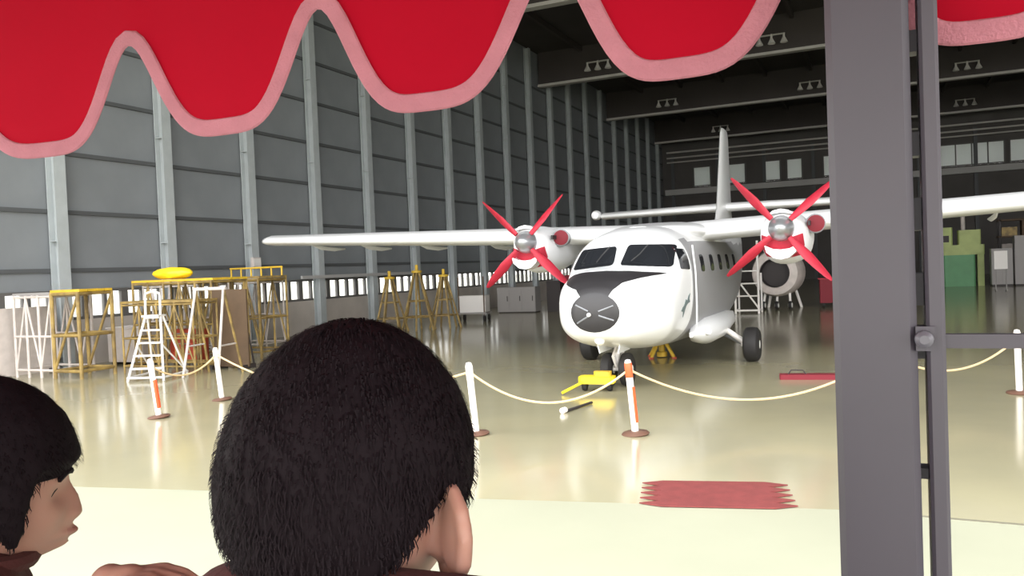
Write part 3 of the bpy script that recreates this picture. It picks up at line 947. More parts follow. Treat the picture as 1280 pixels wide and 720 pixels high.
# round machine, ladder and carts behind the near propeller
en = empty('cowled_machine', (-3.9, 36.0, 0), -0.1, 'pale round cowled machine with a dark open mouth behind the near propeller', 'machine')
MB().lathe([(0, 0.46), (0.6, 0.46), (0.62, 0.0), (0.92, 0.06), (1.0, 0.3), (1.0, 1.4), (0.8, 2.0), (0.6, 2.1), (0, 2.1)], (0, -1.0, 1.55), (0, 1, 0), 32).build('cowl', M['palep'], en, smooth=True)
MB().lathe([(0, 0.44), (0.598, 0.44), (0.598, 0.02), (0.585, 0.02), (0.585, 0.42), (0, 0.42)], (0, -1.0, 1.55), (0, 1, 0), 32).build('mouth', M['dark'], en, smooth=True)
for x in (-0.55, 0, 0.55):
    w_ = MB().lathe([(0, -0.06), (0.16, -0.06), (0.18, 0), (0.16, 0.06), (0, 0.06)], (x, -0.7, 0.18), (1, 0, 0), 14).build('wheel', M['tyre'], en, smooth=True)
    MB().lathe([(0, -0.08), (0.1, -0.08), (0.1, 0.08), (0, 0.08)], (x, -0.7, 0.18), (1, 0, 0), 12).build('wheel_hub', M['chrome'], w_, smooth=True)
    MB().tube([(x, -0.7, 0.2), (x * 0.9, -0.5, 0.75)], 0.05, 8).build('leg', M['whitep'], en)
MB().tube([(-0.7, 0.9, 0.0), (-0.5, 0.7, 0.8)], 0.06, 8).build('leg', M['whitep'], en)
MB().tube([(0.7, 0.9, 0.0), (0.5, 0.7, 0.8)], 0.06, 8).build('leg', M['whitep'], en)
hl = empty('step_frame', (-4.9, 33.0, 0), 0.0, 'white tubular step frame left standing beside the round cowled machine'.replace('left ', ''), 'ladder')
for x in (-0.4, 0.5):
    MB().tube([(x, 0, 0), (x, 0, 2.9)], 0.045, 8).build('upright', M['whitep'], hl)
    MB().tube([(x, 0.9, 0), (x, 0.9, 1.6)], 0.04, 8).build('upright', M['whitep'], hl)
    MB().tube([(x, 0, 0.12), (x, 0.9, 0.12)], 0.04, 8).build('foot_rail', M['whitep'], hl)
MB().tube([(-0.4, 0, 0.12), (0.5, 0, 0.12)], 0.04, 8).build('foot_rail', M['whitep'], hl)
MB().tube([(-0.4, 0, 1.5), (0.5, 0, 0.2)], 0.035, 8).build('brace', M['whitep'], hl)
for z in (0.7, 1.2, 1.7):
    MB().tube([(-0.4, 0, z), (0.5, 0, z)], 0.03, 8).build('rung', M['whitep'], hl)
rc = empty('tool_cart', (-1.7, 36.5, 0), 0.1, 'dark red tool cart beside the steel post, behind the near propeller', 'cart')
MB().box((0, 0, 0.7), (1.3, 0.7, 1.0), bev=0.03).build('body', M['dred'], rc)
MB().box((0, 0, 1.22), (1.4, 0.8, 0.05)).build('top', M['red'], rc)
for x in (-0.5, 0.5):
    MB().lathe([(0, -0.05), (0.13, -0.05), (0.13, 0.05), (0, 0.05)], (x, -0.2, 0.13), (1, 0, 0), 12).build('caster', M['tyre'], rc)
    MB().lathe([(0, -0.05), (0.13, -0.05), (0.13, 0.05), (0, 0.05)], (x, 0.2, 0.13), (1, 0, 0), 12).build('caster', M['tyre'], rc)

# green machine and storage beyond the post
gm = empty('green_machine', (4.3, 56.0, 0), 0.0, 'green and lime workshop machine beyond the steel post, under the wing', 'machine')
MB().box((0.1, 0, 0.95), (1.7, 1.4, 1.9), bev=0.08).build('body', M['green'], gm)
MB().box((0, 0, 2.2), (2.9, 1.3, 0.6), bev=0.06).build('bed', M['lime'], gm)
MB().box((-0.75, 0.1, 3.05), (1.1, 1.0, 1.1), bev=0.08).build('head', M['lime'], gm)
MB().box((0.7, 0.1, 2.95), (1.2, 1.0, 0.9), bev=0.06).build('gearbox', M['lime'], gm)
MB().box((-0.75, -0.42, 2.9), (0.7, 0.1, 0.4)).build('opening', M['dark'], gm)
MB().tube([(0.4, 0, 3.3), (0.4, 0, 4.3)], 0.12, 10).build('spindle', M['palep'], gm)
MB().box((1.25, -0.3, 1.0), (0.35, 0.5, 2.0)).build('control_panel', M['lime'], gm)
for k, (x, y, w, h, lab) in enumerate([(6.5, 54.6, 1.1, 2.2, 'grey cabinet next to the green machine'), (7.7, 54.4, 1.2, 2.9, 'taller grey cabinet between the two storage pieces near the white panel'), (8.8, 54.2, 0.9, 2.4, 'dark grey cabinet beside the white panel')]):
    e = empty('storage_cabinet', (x, y, 0), 0, lab, 'cabinet', 'cabinets beyond the steel post')
    MB().box((0, 0, h / 2 + 0.05), (w, 0.7, h - 0.1), bev=0.02).build('body', M['greyc'], e)
    MB().box((0, 0, 0.04), (w - 0.1, 0.6, 0.08)).build('plinth', M['dark'], e)
    for s in (-1, 1):
        d = MB().box((s * w / 4, -0.36, h / 2 + 0.05), (w / 2 - 0.04, 0.03, h - 0.2)).build('door', M['greyc'], e)
        MB().box((s * 0.06, -0.39, h / 2), (0.03, 0.03, 0.2)).build('handle', M['dark'], d)
wp = empty('notice_panel', (5.75, 48.5, 0), 0, 'white panel on a stand at the frame edge beyond the cabinets', 'panel')
MB().box((0, 0, 1.6), (0.6, 0.06, 0.95)).build('board', M['whitep'], wp)
for x in (-0.24, 0.24):
    MB().tube([(x, 0.04, 0), (x, 0.04, 2.1)], 0.03, 8).build('leg', M['greyc'], wp)
    MB().box((x, 0.04, 0.03), (0.06, 0.5, 0.06)).build('foot', M['greyc'], wp)
sh = empty('storage_rack', (9.7, 57.0, 0), 0, 'brown loaded storage rack behind the grey cabinets', 'rack')
for x in (-3, -1, 1, 3):
    for y in (-0.5, 0.5):
        MB().box((x, y, 2.0), (0.1, 0.1, 4.0)).build('upright', M['dark'], sh)
for z in (0.2, 1.6, 2.9, 3.9):
    MB().box((0, 0, z), (6.2, 1.1, 0.1)).build('shelf', M['brown'], sh)
random.seed(5)
for zi, (z, zn) in enumerate(((1.65, 'middle'), (2.95, 'upper'))):
    for k, (cx_, cn) in enumerate(((-2.5, 'nearest the green machine'), (-1.45, 'second from the green machine'), (-0.45, 'third from the green machine'), (0.5, 'fourth from the green machine'))):
        h = random.uniform(0.5, 1.0)
        mn = random.choice(['brown', 'yellow2', 'palep'])
        bx = empty('carton', (9.7 + cx_, 57.0, z), 0, 'carton on the %s shelf of the brown rack, %s' % (zn, cn), 'box', 'cartons on the brown rack')
        MB().box((0, 0, h / 2), (0.8, 0.8, h)).build('body', M[mn], bx)
        MB().box((0, 0, h + 0.006), (0.1, 0.8, 0.012)).build('tape', M['palep'], bx)

# ------------------------------------------------------------------ canopy, post and deck of the viewing stand
DZ = 0.90
VY0, VSL = 0.874, 0.057      # valance line y = VY0 + VSL * x
bott = [-2.25, -1.88, -1.52, -1.131, -0.793, -0.497, -0.189, 0.095, 0.38, 0.67, 0.96, 1.25]
topp = [-2.06, -1.70, -1.34, -0.965, -0.639, -0.328, -0.035, 0.24, 0.525, 0.815, 1.105]
ZBOT, ZTOP = 2.397, 2.541


def edge_z(s):
    for k in range(len(topp)):
        if bott[k] <= s <= topp[k]:
            u = (s - bott[k]) / (topp[k] - bott[k]); break
        if topp[k] <= s <= bott[k + 1]:
            u = (bott[k + 1] - s) / (bott[k + 1] - topp[k]); break
    else:
        u = 0
    return ZBOT + (ZTOP - ZBOT) * (0.5 - 0.5 * math.cos(PI * u ** 1.85))


can = empty('awning', (0, 0, 0), 0, 'red scalloped awning with pink trim hanging overhead in front of the boys', 'awning')
vy = lambda x: VY0 + VSL * x + 0.004 * math.sin(11 * x)
NV = 420
xs = [bott[0] + (bott[-1] - bott[0]) * k / NV for k in range(NV + 1)]
vm = MB()
rows_ = []
for q in range(9):
    t = q / 8
    rows_.append([Vector((x, vy(x) + 0.006 * math.sin(PI * t), edge_z(x) + (2.78 - edge_z(x)) * t)) for x in xs])
fr_ = [[p + Vector((0, -0.001, 0)) for p in r] for r in rows_]
for i in range(8):
    for j in range(NV):
        pass
vs = [p for r in rows_ for p in r]
nn = NV + 1
vm.add(vs, [(i * nn + j, i * nn + j + 1, (i + 1) * nn + j + 1, (i + 1) * nn + j) for i in range(8) for j in range(NV)])
val = vm.build('valance', M['canopy'], can, smooth=True)
sd = val.modifiers.new('thick', 'SOLIDIFY'); sd.thickness = 0.0016; sd.offset = 0
# trim band: flattened tube that follows the scalloped edge
tm = MB()
rings = []
for k, x in enumerate(xs):
    e = 0.002
    t = Vector((2 * e, 0, edge_z(min(bott[-1], x + e)) - edge_z(max(bott[0], x - e)))).normalized()
    nrm = Vector((-t.z, 0, t.x))
    c = Vector((x, vy(x), edge_z(x))) + nrm * 0.009
    rings.append([c + nrm * (0.0115 * spow(math.cos(a), 0.7)) + Vector((0, 0.0035 * spow(math.sin(a), 0.7), 0)) for a in [2 * PI * q / 10 for q in range(10)]])
tm.loft(rings)
tm.build('trim', M['trim'], can, smooth=True)
cr_ = MB()
nx_, ny_ = 24, 16
rr_ = []
for j in range(ny_ + 1):
    t = j / ny_
    row = []
    for i in range(nx_ + 1):
        x = bott[0] + (bott[-1] - bott[0]) * i / nx_
        row.append(Vector((x, vy(x) - 1.9 * t, 2.78 + 0.16 * math.sin(PI * t) + 0.006 * math.sin(9 * x))))
    rr_.append(row)
vs = [p for r in rr_ for p in r]
nn = nx_ + 1
cr_.add(vs, [(i * nn + j, i * nn + j + 1, (i + 1) * nn + j + 1, (i + 1) * nn + j) for i in range(ny_) for j in range(nx_)])
cs = cr_.build('canopy_sheet', M['sheet'], can, smooth=True)
s2 = cs.modifiers.new('thick', 'SOLIDIFY'); s2.thickness = 0.002
MB().tube([(bott[0], vy(bott[0]) + 0.012, 2.775), (bott[-1], vy(bott[-1]) + 0.012, 2.775)], 0.012, 10).build('front_tube', M['post'], can, smooth=True)
MB().tube([(bott[0], vy(bott[0]) - 1.9, 2.775), (bott[-1], vy(bott[-1]) - 1.9, 2.775)], 0.012, 10).build('rear_tube', M['post'], can, smooth=True)

pf = empty('steel_post', (0, 0, 0), 0, 'dark grey steel post with a thin rail, standing close in front under the awning', 'post')
PY = 0.80
pm = MB()
pm.box((-0.0055, PY + 0.034, 1.83), (0.070, 0.066, 1.86), bev=0.006)
pm.build('main_tube', M['post'], pf, smooth=True, angle=30)
MB().box((0.0445, PY + 0.03, 1.83), (0.0155, 0.05, 1.86), bev=0.003).build('side_tube', M['post'], pf, smooth=True, angle=30)
for z, h in ((2.66, 0.10), (2.50, 0.03), (2.445, 0.012), (2.395, 0.02), (2.30, 0.022), (2.235, 0.03), (2.165, 0.03), (2.115, 0.03), (1.992, 0.010), (1.6, 0.06), (1.2, 0.06)):
    MB().box((0.0332, PY + 0.045, z), (0.0085, 0.02, h)).build('spacer', M['post'], pf)
MB().lathe([(0.0, 0), (0.008, 0), (0.0075, 0.006), (0.004, 0.009), (0, 0.009)], (0.0345, PY - 0.001, 2.122), (0, -1, 0), 14).build('bolt', M['post2'], pf, smooth=True)
MB().box((0.036, PY + 0.012, 2.122), (0.016, 0.022, 0.022)).build('bolt_plate', M['post'], pf)
MB().box((0.70, PY + 0.02 + 0.0, 2.1185), (1.305, 0.012, 0.0125), bev=0.002).build('rail', M['post'], pf)
MB().box((-0.005, PY + 0.035, 0.91), (0.16, 0.12, 0.02)).build('foot_plate', M['post'], pf)
MB().box((1.36, PY + 0.03, 1.84), (0.05, 0.05, 1.88)).build('end_tube', M['post'], pf)
for x in (-2.2, 1.2):
    k = empty('awning_pole', (x, -1.03 + VSL * x + 0.0, DZ), 0, 'grey awning pole at the rear corner, on the %s side of the deck' % ('boys' if x < 0 else 'steel post'), 'pole', 'rear awning poles')
    MB().tube([(0, 0.0, 0.02), (0, 0.0, 1.87)], 0.022, 12).build('tube', M['post'], k, smooth=True)
    MB().lathe([(0.07, 0), (0.07, 0.015), (0.03, 0.03), (0, 0.03)], (0, 0, 0), seg=14).build('base', M['post'], k, smooth=True)
dk_ = MB()
dk_.box((-0.45, -0.12, DZ - 0.03), (3.9, 2.3, 0.06))
for x in (-2.3, -1.1, 0.2, 1.4):
    for y in (-1.2, 0.95):
        dk_.box((x, y, (DZ - 0.06) / 2), (0.1, 0.1, DZ - 0.06))
dk_.build('floor_deck', M['deck'])['kind'] = 'structure'

# ------------------------------------------------------------------ people
def smoothstep(a, b, x):
    t = min(1, max(0, (x - a) / (b - a)))
    return t * t * (3 - 2 * t)


def g(x, s):
    return math.exp(-(x / s) ** 2)


def head_point(u):
    """child head, face to +Y, crown at z = .105, chin at z = -.098"""
    ux, uy, uz = u
    x = 0.072 * ux
    y = 0.090 * uy
    z = 0.105 * uz if uz > 0 else 0.098 * uz
    # full forehead and rounded back of the skull
    if uz > -0.2:
        k = smoothstep(-0.2, 0.5, uz)
        x *= 1 + 0.05 * k * (1 - abs(uz))
        y *= 1 + (0.07 if uy < 0 else 0.0) * k
    low = smoothstep(0.0, -0.098, z)
    x *= 1 - 0.34 * low * low
    if uy < 0:
        y *= 1 - 0.42 * smoothstep(-0.01, -0.09, z)
    else:
        y *= 1 + 0.02 * low
    # flatter face front
    if uy > 0.2:
        y -= 0.004 * g(x, 0.05) * g(z - 0.0, 0.06) * 0.6
    front = smoothstep(0.25, 0.8, uy)
    # chin
    y += front * 0.013 * g(x, 0.022) * g(z + 0.088, 0.016)
    z2 = z
    # nose: bridge to tip
    if -0.075 < z < 0.03:
        t = (0.012 - z) / 0.052
        if 0 <= t <= 1:
            y += front * (0.000 + 0.017 * t ** 1.2) * g(x, 0.0075 + 0.006 * t)
        elif t > 1:
            y += front * 0.0175 * g(z + 0.040, 0.012) * g(x, 0.0135)
    y -= front * 0.005 * g(x, 0.03) * g(z + 0.004, 0.014)
    # nostril wings
    y += front * 0.006 * g(abs(x) - 0.012, 0.006) * g(z + 0.041, 0.007)
    # lips
    y += front * 0.019 * g(x, 0.021) * (g(z + 0.0605, 0.0060) + 0.95 * g(z + 0.0730, 0.0064))
    y += front * 0.005 * g(x, 0.026) * g(z + 0.066, 0.018)
    y -= front * 0.006 * g(x, 0.02) * g(z + 0.0667, 0.0024)
    # eye sockets, brow, cheeks
    y -= front * 0.0085 * g(abs(x) - 0.031, 0.014) * g(z + 0.012, 0.011)
    y += front * 0.003 * g(abs(x) - 0.03, 0.02) * g(z - 0.008, 0.009)
    y += front * 0.005 * g(abs(x) - 0.038, 0.02) * g(z + 0.045, 0.022)
    return Vector((x, y, z2))


def sph_dirs(nu, nv):
    out = []
    for i in range(1, nv):
        th = PI * i / nv
        out.append([Vector((math.sin(th) * math.sin(2 * PI * j / nu), math.sin(th) * math.cos(2 * PI * j / nu), math.cos(th))) for j in range(nu)])
    return out


def add_closed(mb, rings, top, bot):
    k = len(rings[0])
    vs = [p for r in rings for p in r] + [top, bot]
    fs = [(i * k + j, (i + 1) * k + j, (i + 1) * k + (j + 1) % k, i * k + (j + 1) % k) for i in range(len(rings) - 1) for j in range(k)]
    T, B = len(vs) - 2, len(vs) - 1
    fs += [(T, j, (j + 1) % k) for j in range(k)]
    n0 = (len(rings) - 1) * k
    fs += [(B, n0 + (j + 1) % k, n0 + j) for j in range(k)]
    mb.add(vs, fs)


def capsule(mb, a, b, ra, rb, sx=1.0, seg=18):
    """tapered rounded limb from a to b; sx widens it along X"""
    a, b = Vector(a), Vector(b)
    d = (b - a)
    L = d.length
    q = Vector((0, 0, 1)).rotation_difference(d.normalized()) if L > 1e-6 else Matrix.Identity(3).to_quaternion()
    prof = []
    for i in range(1, 6):
        t = PI / 2 * i / 5
        prof.append((ra * math.sin(t), -ra * math.cos(t)))
    for i in range(0, 5):
        t = PI / 2 * i / 5
        prof.append((rb * math.cos(t), L + rb * math.sin(t)))
    rings = []
    for r, h in prof:
        rg = []
        for k in range(seg):
            p = q @ Vector((r * math.cos(2 * PI * k / seg), r * math.sin(2 * PI * k / seg), h))
            p.x *= sx
            rg.append(a + p)
        rings.append(rg)
    t0 = q @ Vector((0, 0, -ra)); t1 = q @ Vector((0, 0, L + rb))
    t0.x *= sx; t1.x *= sx
    add_closed(mb, rings[::-1], a + t1, a + t0)


def remesh(mb, name, mats, parent, voxel, smooth_it, col=None):
    o = mb.build(name, mats, parent, smooth=False)
    r = o.modifiers.new('r', 'REMESH')
    r.mode = 'VOXEL'; r.voxel_size = voxel; r.use_smooth_shade = True
    if smooth_it:
        s = o.modifiers.new('s', 'SMOOTH'); s.iterations = smooth_it; s.factor = 0.5
    d = bpy.context.evaluated_depsgraph_get()
    me = bpy.data.meshes.new_from_object(o.evaluated_get(d))
    o.modifiers.clear()
    o.data = me
    me.polygons.foreach_set('use_smooth', [True] * len(me.polygons))
    return o


def hand(mb, wrist, direc, palm_n, side, curl=0.5, hs=0.84):
    """palm and five separate curled fingers; direc: wrist to knuckles, palm_n: palm normal, side: +1 thumb on cross(direc, palm_n)"""
    d = Vector(direc).normalized()
    n = Vector(palm_n).normalized()
    t = d.cross(n).normalized() * side
    w = Vector(wrist)
    def cap(a, b, ra, rb, seg=18):
        capsule(mb, w + (a - w) * hs, w + (b - w) * hs, ra * hs, rb * hs, seg=seg)
    cap(w, w + d * 0.03, 0.019, 0.019)
    for k, o in enumerate((-0.020, -0.0065, 0.0065, 0.020)):
        cap(w + d * 0.012 + t * o * 0.7, w + d * 0.062 + t * o, 0.0115, 0.010)
    for o, L in ((0.022, 0.050), (0.0075, 0.056), (-0.0075, 0.052), (-0.0215, 0.042)):
        p = w + d * 0.064 + t * o
        for j, seg in enumerate((0.45, 0.32, 0.23)):
            ang = curl * (0.5 + 0.55 * j)
            cd2 = (d * math.cos(ang) + n * math.sin(ang)).normalized()
            e = p + cd2 * L * seg
            cap(p, e, 0.0078 - 0.0006 * j, 0.0072 - 0.0006 * j, seg=12)
            p = e
    p = w + d * 0.018 + t * 0.02
    e1 = p + (d * 0.55 + t * 0.75 + n * 0.25).normalized() * 0.030
    e2 = e1 + (d * 0.85 + t * 0.35 + n * 0.4).normalized() * 0.026
    cap(p, e1, 0.0105, 0.0088, seg=12)
    cap(e1, e2, 0.0088, 0.0076, seg=12)


def make_boy(loc, rz, head_c, head_rz, head_pitch, label, hairfn, hair_col, arm_r=None, arm_l=None, lift=0.0, shrug=0.0, nstr=3500, seed=1):
    """loc: feet; head_c: head centre in body space"""
    root = empty('person', loc, rz, label, 'person')
    HM = Matrix.Translation(head_c) @ Matrix.Rotation(head_rz, 4, 'Z') @ Matrix.Rotation(head_pitch, 4, 'X')
    hc = Vector(head_c)
    b = MB()
    dirs = sph_dirs(96, 72)
    rings = [[HM @ head_point(u) for u in r] for r in dirs]
    add_closed(b, rings, HM @ head_point(Vector((0, 0, 1))), HM @ head_point(Vector((0, 0, -1))))
    # ears
    for s in (-1, 1):
        for k in range(9):
            a = math.radians(-60 + 255 * k / 8)
            a2 = math.radians(-60 + 255 * min(8, k + 1) / 8)
            def ep(a):
                return Vector((s * (0.0765 + (0.022 if s > 0 else 0.008) * max(0, math.cos(a))), -0.014 - 0.018 * math.cos(a), -0.022 + 0.030 * math.sin(a)))
            capsule(b, HM @ ep(a), HM @ ep(a2), 0.0052, 0.0052, seg=10)
            capsule(b, HM @ Vector((s * 0.073, -0.012, -0.020)), HM @ ep(a), 0.0055, 0.0042, seg=10)
            capsule(b, HM @ Vector((s * 0.073, -0.012, -0.020)), HM @ ((ep(a) + ep(a2)) / 2), 0.0055, 0.0042, seg=10)
        capsule(b, HM @ Vector((s * 0.070, -0.010, -0.002)), HM @ Vector((s * 0.071, -0.010, -0.032)), 0.010, 0.009, seg=12)
        capsule(b, HM @ Vector((s * 0.0735, -0.006, -0.04)), HM @ Vector((s * 0.074, -0.008, -0.046)), 0.007, 0.006, seg=12)
    def T(x, y, z):
        return Vector((x, y, z + (lift + shrug * smoothstep(0.03, 0.10, abs(x))) * smoothstep(0.6, 0.97, z)))
    nb_ = T(0, -0.005, 0.985)
    nk = HM @ Vector((0, -0.018, -0.06))
    capsule(b, nb_, nk, 0.047, 0.043)
    capsule(b, T(0, 0.0, 0.90), T(0, -0.004, 0.975), 0.074, 0.056, 1.35)
    capsule(b, T(0, 0.0, 0.68), T(0, 0.0, 0.90), 0.078, 0.082, 1.28)
    capsule(b, T(-0.11, -0.004, 0.965), T(0.11, -0.004, 0.965), 0.036, 0.036)
    capsule(b, T(0, -0.004, 1.01), T(-0.10, -0.004, 0.968), 0.038, 0.034)
    capsule(b, T(0, -0.004, 1.01), T(0.10, -0.004, 0.968), 0.038, 0.034)
    capsule(b, (0, 0, 0.60), (0, 0, 0.68), 0.082, 0.080, 1.25)
    arms = []
    for s, arm in ((1, arm_r), (-1, arm_l)):
        sh = T(s * 0.118, -0.004, 0.962)
        if arm is None:
            el, wr_ = T(s * 0.150, -0.02, 0.77), Vector((s * 0.150, 0.06, 0.60 + lift * 0.5))
            hd, hn = (0, 0.25, -1), (-s, 0.1, 0)
        else:
            el, wr_, hd, hn = [Vector(q) for q in arm]
        capsule(b, sh, el, 0.036, 0.027)
        capsule(b, el, wr_, 0.028, 0.0185)
        hand(b, wr_, hd, hn, s, 0.6)
        arms.append((sh, el))
        hip, kn, an = Vector((s * 0.058, 0, 0.60)), Vector((s * 0.066, 0.012, 0.33)), Vector((s * 0.068, -0.012, 0.07))
        capsule(b, hip, kn, 0.068, 0.044)
        capsule(b, kn, an, 0.046, 0.029)
        capsule(b, an + Vector((0, -0.015, -0.035)), an + Vector((s * 0.008, 0.10, -0.045)), 0.028, 0.022)
    body = remesh(b, 'body', [M['skin'], M['lip']], root, 0.0028, 3)
    IM = HM.inverted()
    for p in body.data.polygons:
        q = IM @ p.center
        if q.y > 0.05 and abs(q.x) < 0.021 and -0.079 < q.z < -0.055 and q.y > 0.083 - 0.0 * q.x:
            p.material_index = 1
    # eyes and brows
    for s in (-1, 1):
        ey = MB().lathe([(0, -0.0105)] + [(0.0105 * math.sin(PI * k / 8), -0.0105 * math.cos(PI * k / 8)) for k in range(1, 8)] + [(0, 0.0105)], HM @ Vector((s * 0.031, 0.0590, -0.013)), HM.to_3x3() @ Vector((s * 0.1, 1, 0)), 16)
        eo = ey.build('eye', M['eye'], root, smooth=True)
        MB().lathe([(0, 0.0098), (0.0048, 0.0096), (0.0052, 0.0088)], HM @ Vector((s * 0.031, 0.0593, -0.013)), HM.to_3x3() @ Vector((s * 0.1, 1, 0)), 14).build('iris', M['iris'], eo, smooth=True)
        bw = MB()
        bw.tube([HM @ (head_point(Vector((s * xx, math.sqrt(max(0, 1 - xx * xx - zz * zz)), zz)).normalized()) + Vector((0, 0.0015, 0))) for xx, zz in ((0.18, 0.07), (0.32, 0.11), (0.48, 0.10), (0.6, 0.05))], 0.003, 6)
        bw.build('eyebrow', M['hair'], root, smooth=True)
        lm = MB()
        lm.tube([HM @ Vector((s * (0.031 + dx), 0.0695 - 0.25 * abs(dx) + ly_, -0.013 + dz)) for dx, ly_, dz in ((-0.012, -0.001, 0.001), (-0.006, 0.0015, 0.006), (0, 0.002, 0.0075), (0.007, 0.0008, 0.006), (0.013, -0.002, 0.001))], 0.0016, 6)
        lm.build('eyelash', M['hair'], root, smooth=True)
    # shirt
    sm = MB()
    e = 0.014
    capsule(sm, T(0, 0.0, 0.90), T(0, -0.004, 0.968), 0.074 + e, 0.052 + e, 1.35)
    capsule(sm, T(0, 0.0, 0.62), T(0, 0.0, 0.90), 0.088 + e, 0.082 + e, 1.28)
    capsule(sm, T(-0.11, -0.004, 0.965), T(0.11, -0.004, 0.965), 0.036 + e, 0.036 + e)
    capsule(sm, T(0, -0.004, 1.01), T(-0.10, -0.004, 0.968), 0.038 + e, 0.034 + e)
    capsule(sm, T(0, -0.004, 1.01), T(0.10, -0.004, 0.968), 0.038 + e, 0.034 + e)
    for sh, el in arms:
        capsule(sm, sh, sh.lerp(el, 0.6), 0.037 + e, 0.036 + e)
    shirt = remesh(sm, 'shirt', [M['shirt']], root, 0.006, 3)
    cb_ = MB()
    ring = [nb_ + Vector((0.062 * math.cos(a), 0.058 * math.sin(a) + 0.004, 0.042 + 0.012 * (-math.sin(a)))) for a in [2 * PI * k / 28 for k in range(29)]]
    cb_.tube(ring, 0.010, 8, caps=False)
    cb_.build('collar', M['shirt'], root, smooth=True)
    so = MB()
    capsule(so, (0, 0, 0.585), (0, 0, 0.66), 0.094, 0.094, 1.24)
    for s in (-1, 1):
        capsule(so, (s * 0.058, 0, 0.59), (s * 0.066, 0.008, 0.42), 0.080, 0.072)
    remesh(so, 'shorts', [M['shorts']], root, 0.007, 2)
    for s in (-1, 1):
        sf = MB()
        capsule(sf, (s * 0.068, -0.035, 0.038), (s * 0.078, 0.10, 0.034), 0.038, 0.034)
        capsule(sf, (s * 0.068, -0.02, 0.045), (s * 0.068, -0.02, 0.085), 0.038, 0.036)
        k = remesh(sf, 'shoe', [M['shoe']], root, 0.006, 2)
        for v in k.data.vertices:
            v.co.z = max(v.co.z, 0.001)
    # hair cap: the skull pushed outward, fading to nothing at the hairline
    hm = MB()
    dirs = sph_dirs(160, 110)
    grid = []
    for r in dirs:
        row = []
        for u in r:
            p = head_point(u)
            m = hairfn(p, u)
            row.append((p, u, m))
        grid.append(row)
    idx = {}
    vs, fs = [], []
    def hv(p, u, m):
        nn_ = noise.noise(Vector(p) * 40) * 0.0016 + noise.noise(Vector((p.x * 160, p.y * 160, p.z * 26))) * 0.0006
        base = u.copy(); base.z *= 0.85
        return HM @ (p + base.normalized() * (-0.003 + (hair_col + nn_) * smoothstep(0.0, 1.0, m) + 0.004 * (m > 0)))
    def vid(i, j):
        if (i, j) not in idx:
            idx[(i, j)] = len(vs)
            vs.append(hv(*grid[i][j]))
        return idx[(i, j)]
    nu = len(grid[0])
    for i in range(len(grid) - 1):
        for j in range(nu):
            q = [(i, j), (i + 1, j), (i + 1, (j + 1) % nu), (i, (j + 1) % nu)]
            if max(grid[a][c][2] for a, c in q) > 0.0:
                fs.append(tuple(vid(a, c) for a, c in q))
    ti = len(vs)
    vs.append(hv(head_point(Vector((0, 0, 1))), Vector((0, 0, 1)), 1))
    for j in range(nu):
        fs.append((ti, vid(0, j), vid(0, (j + 1) % nu)))
    hm.add(vs, fs)
    hair = hm.build('hair', M['hair'], root, smooth=True, angle=180)
    # short strands combed down from the crown
    rnd = random.Random(seed)
    sv, sf_ = [], []
    cnt = 0
    while cnt < nstr:
        u = Vector((rnd.gauss(0, 1), rnd.gauss(0, 1), rnd.gauss(0, 1))).normalized()
        p = head_point(u)
        m = hairfn(p, u)
        if m < 0.12: continue
        cnt += 1
        base = u.copy(); base.z *= 0.85; base.normalize()
        off = -0.002 + hair_col * smoothstep(0, 1, m) + 0.0034
        down = Vector((0, 0, -1)) - base * (-base.z)
        if down.length < 0.2: down = Vector((rnd.uniform(-1, 1), rnd.uniform(-1, 1), 0))
        down = (down.normalized() + Vector((rnd.uniform(-.35, .35), rnd.uniform(-.35, .35), rnd.uniform(-.1, .1)))).normalized()
        down = (down - base * down.dot(base)).normalized()
        sidev = down.cross(base).normalized()
        L = rnd.uniform(0.010, 0.018) * (0.35 + 0.65 * m)
        w = rnd.uniform(0.0004, 0.0008)
        o = p + base * off
        q0, q1, q2 = o - base * 0.003, o + down * L * 0.55 + base * 0.0008, o + down * L + base * rnd.uniform(-0.004, 0.0)
        k = len(sv)
        for c in (q0 + sidev * w, q0 - sidev * w, q1 + sidev * w * 0.8, q1 - sidev * w * 0.8, q2):
            sv.append(HM @ c)
        sf_ += [(k, k + 1, k + 3, k + 2), (k + 2, k + 3, k + 4)]
    st = MB().add(sv, sf_)
    so_ = st.build('hair_strand', M['hair'], hair, smooth=True)
    so_['kind'] = 'stuff'
    return root


def hair_short(p, u):
    # short back and sides: high round the ears, tapering to the nape
    front = smoothstep(-0.2, 0.7, u.y)
    line = -0.062 + 0.100 * front            # hairline height by direction
    line -= 0.0
    ear = g(p.y + 0.022, 0.026) * smoothstep(0.55, 0.85, abs(u.x))
    line += 0.050 * ear + 0.03 * smoothstep(0.01, 0.05, p.y) * 0.4
    return smoothstep(0.0, 0.030, p.z - line)


def hair_fringe(p, u):
    # bowl cut with a fringe to the brows and pointed sideburns
    line = -0.060 + 0.024 * smoothstep(-0.5, 0.1, u.y)
    if u.y > 0.1:
        line += smoothstep(0.30, 0.62, u.y) * 0.044
    line -= 0.026 * g(p.y - 0.030, 0.010) * smoothstep(0.4, 0.8, abs(u.x))
    return smoothstep(0.0, 0.018, p.z - line)


# boy seen from behind
make_boy((-0.262, 0.405, DZ), math.radians(4), (-0.070, 0.055, 1.152), math.radians(0), math.radians(-4),
         'black-haired boy seen from behind, head turned towards the aircraft', hair_short, 0.0105, nstr=7000, seed=2, lift=0.025, shrug=0.08)
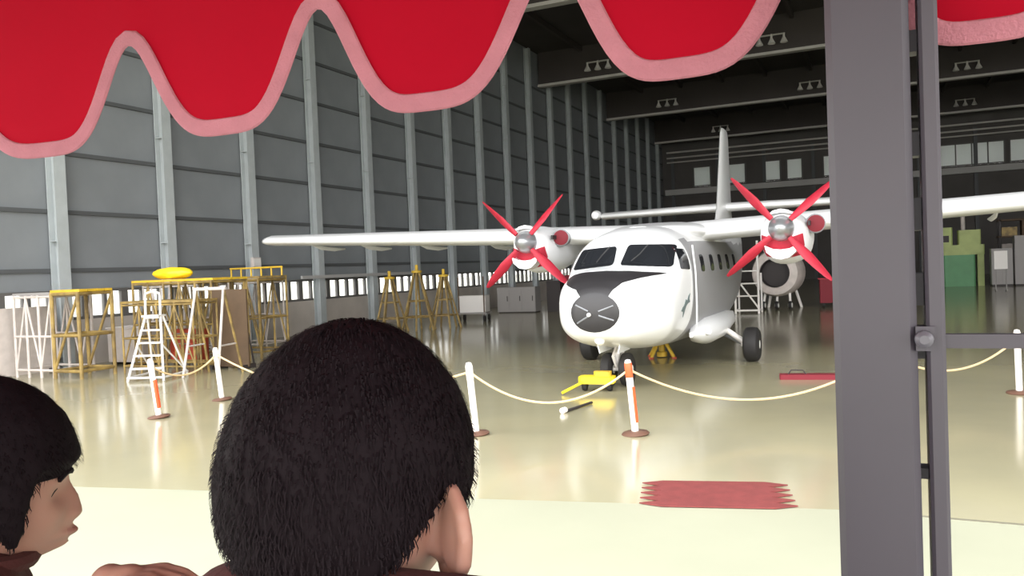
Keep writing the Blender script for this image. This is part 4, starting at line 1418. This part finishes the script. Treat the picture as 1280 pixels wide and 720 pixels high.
# boy in profile
yb = math.radians(-30)
make_boy((-0.868, 0.508, DZ), yb, (0.0, 0.01, 1.094), math.radians(-2), math.radians(-2),
         'boy in profile with a black fringe, raised hand before his chin', hair_fringe, 0.012, nstr=3500, seed=4,
         arm_r=((0.185, 0.05, 0.82), (0.135, 0.112, 1.007), (0.70, 0.60, 0.14), (0.05, 0.1, -1)))
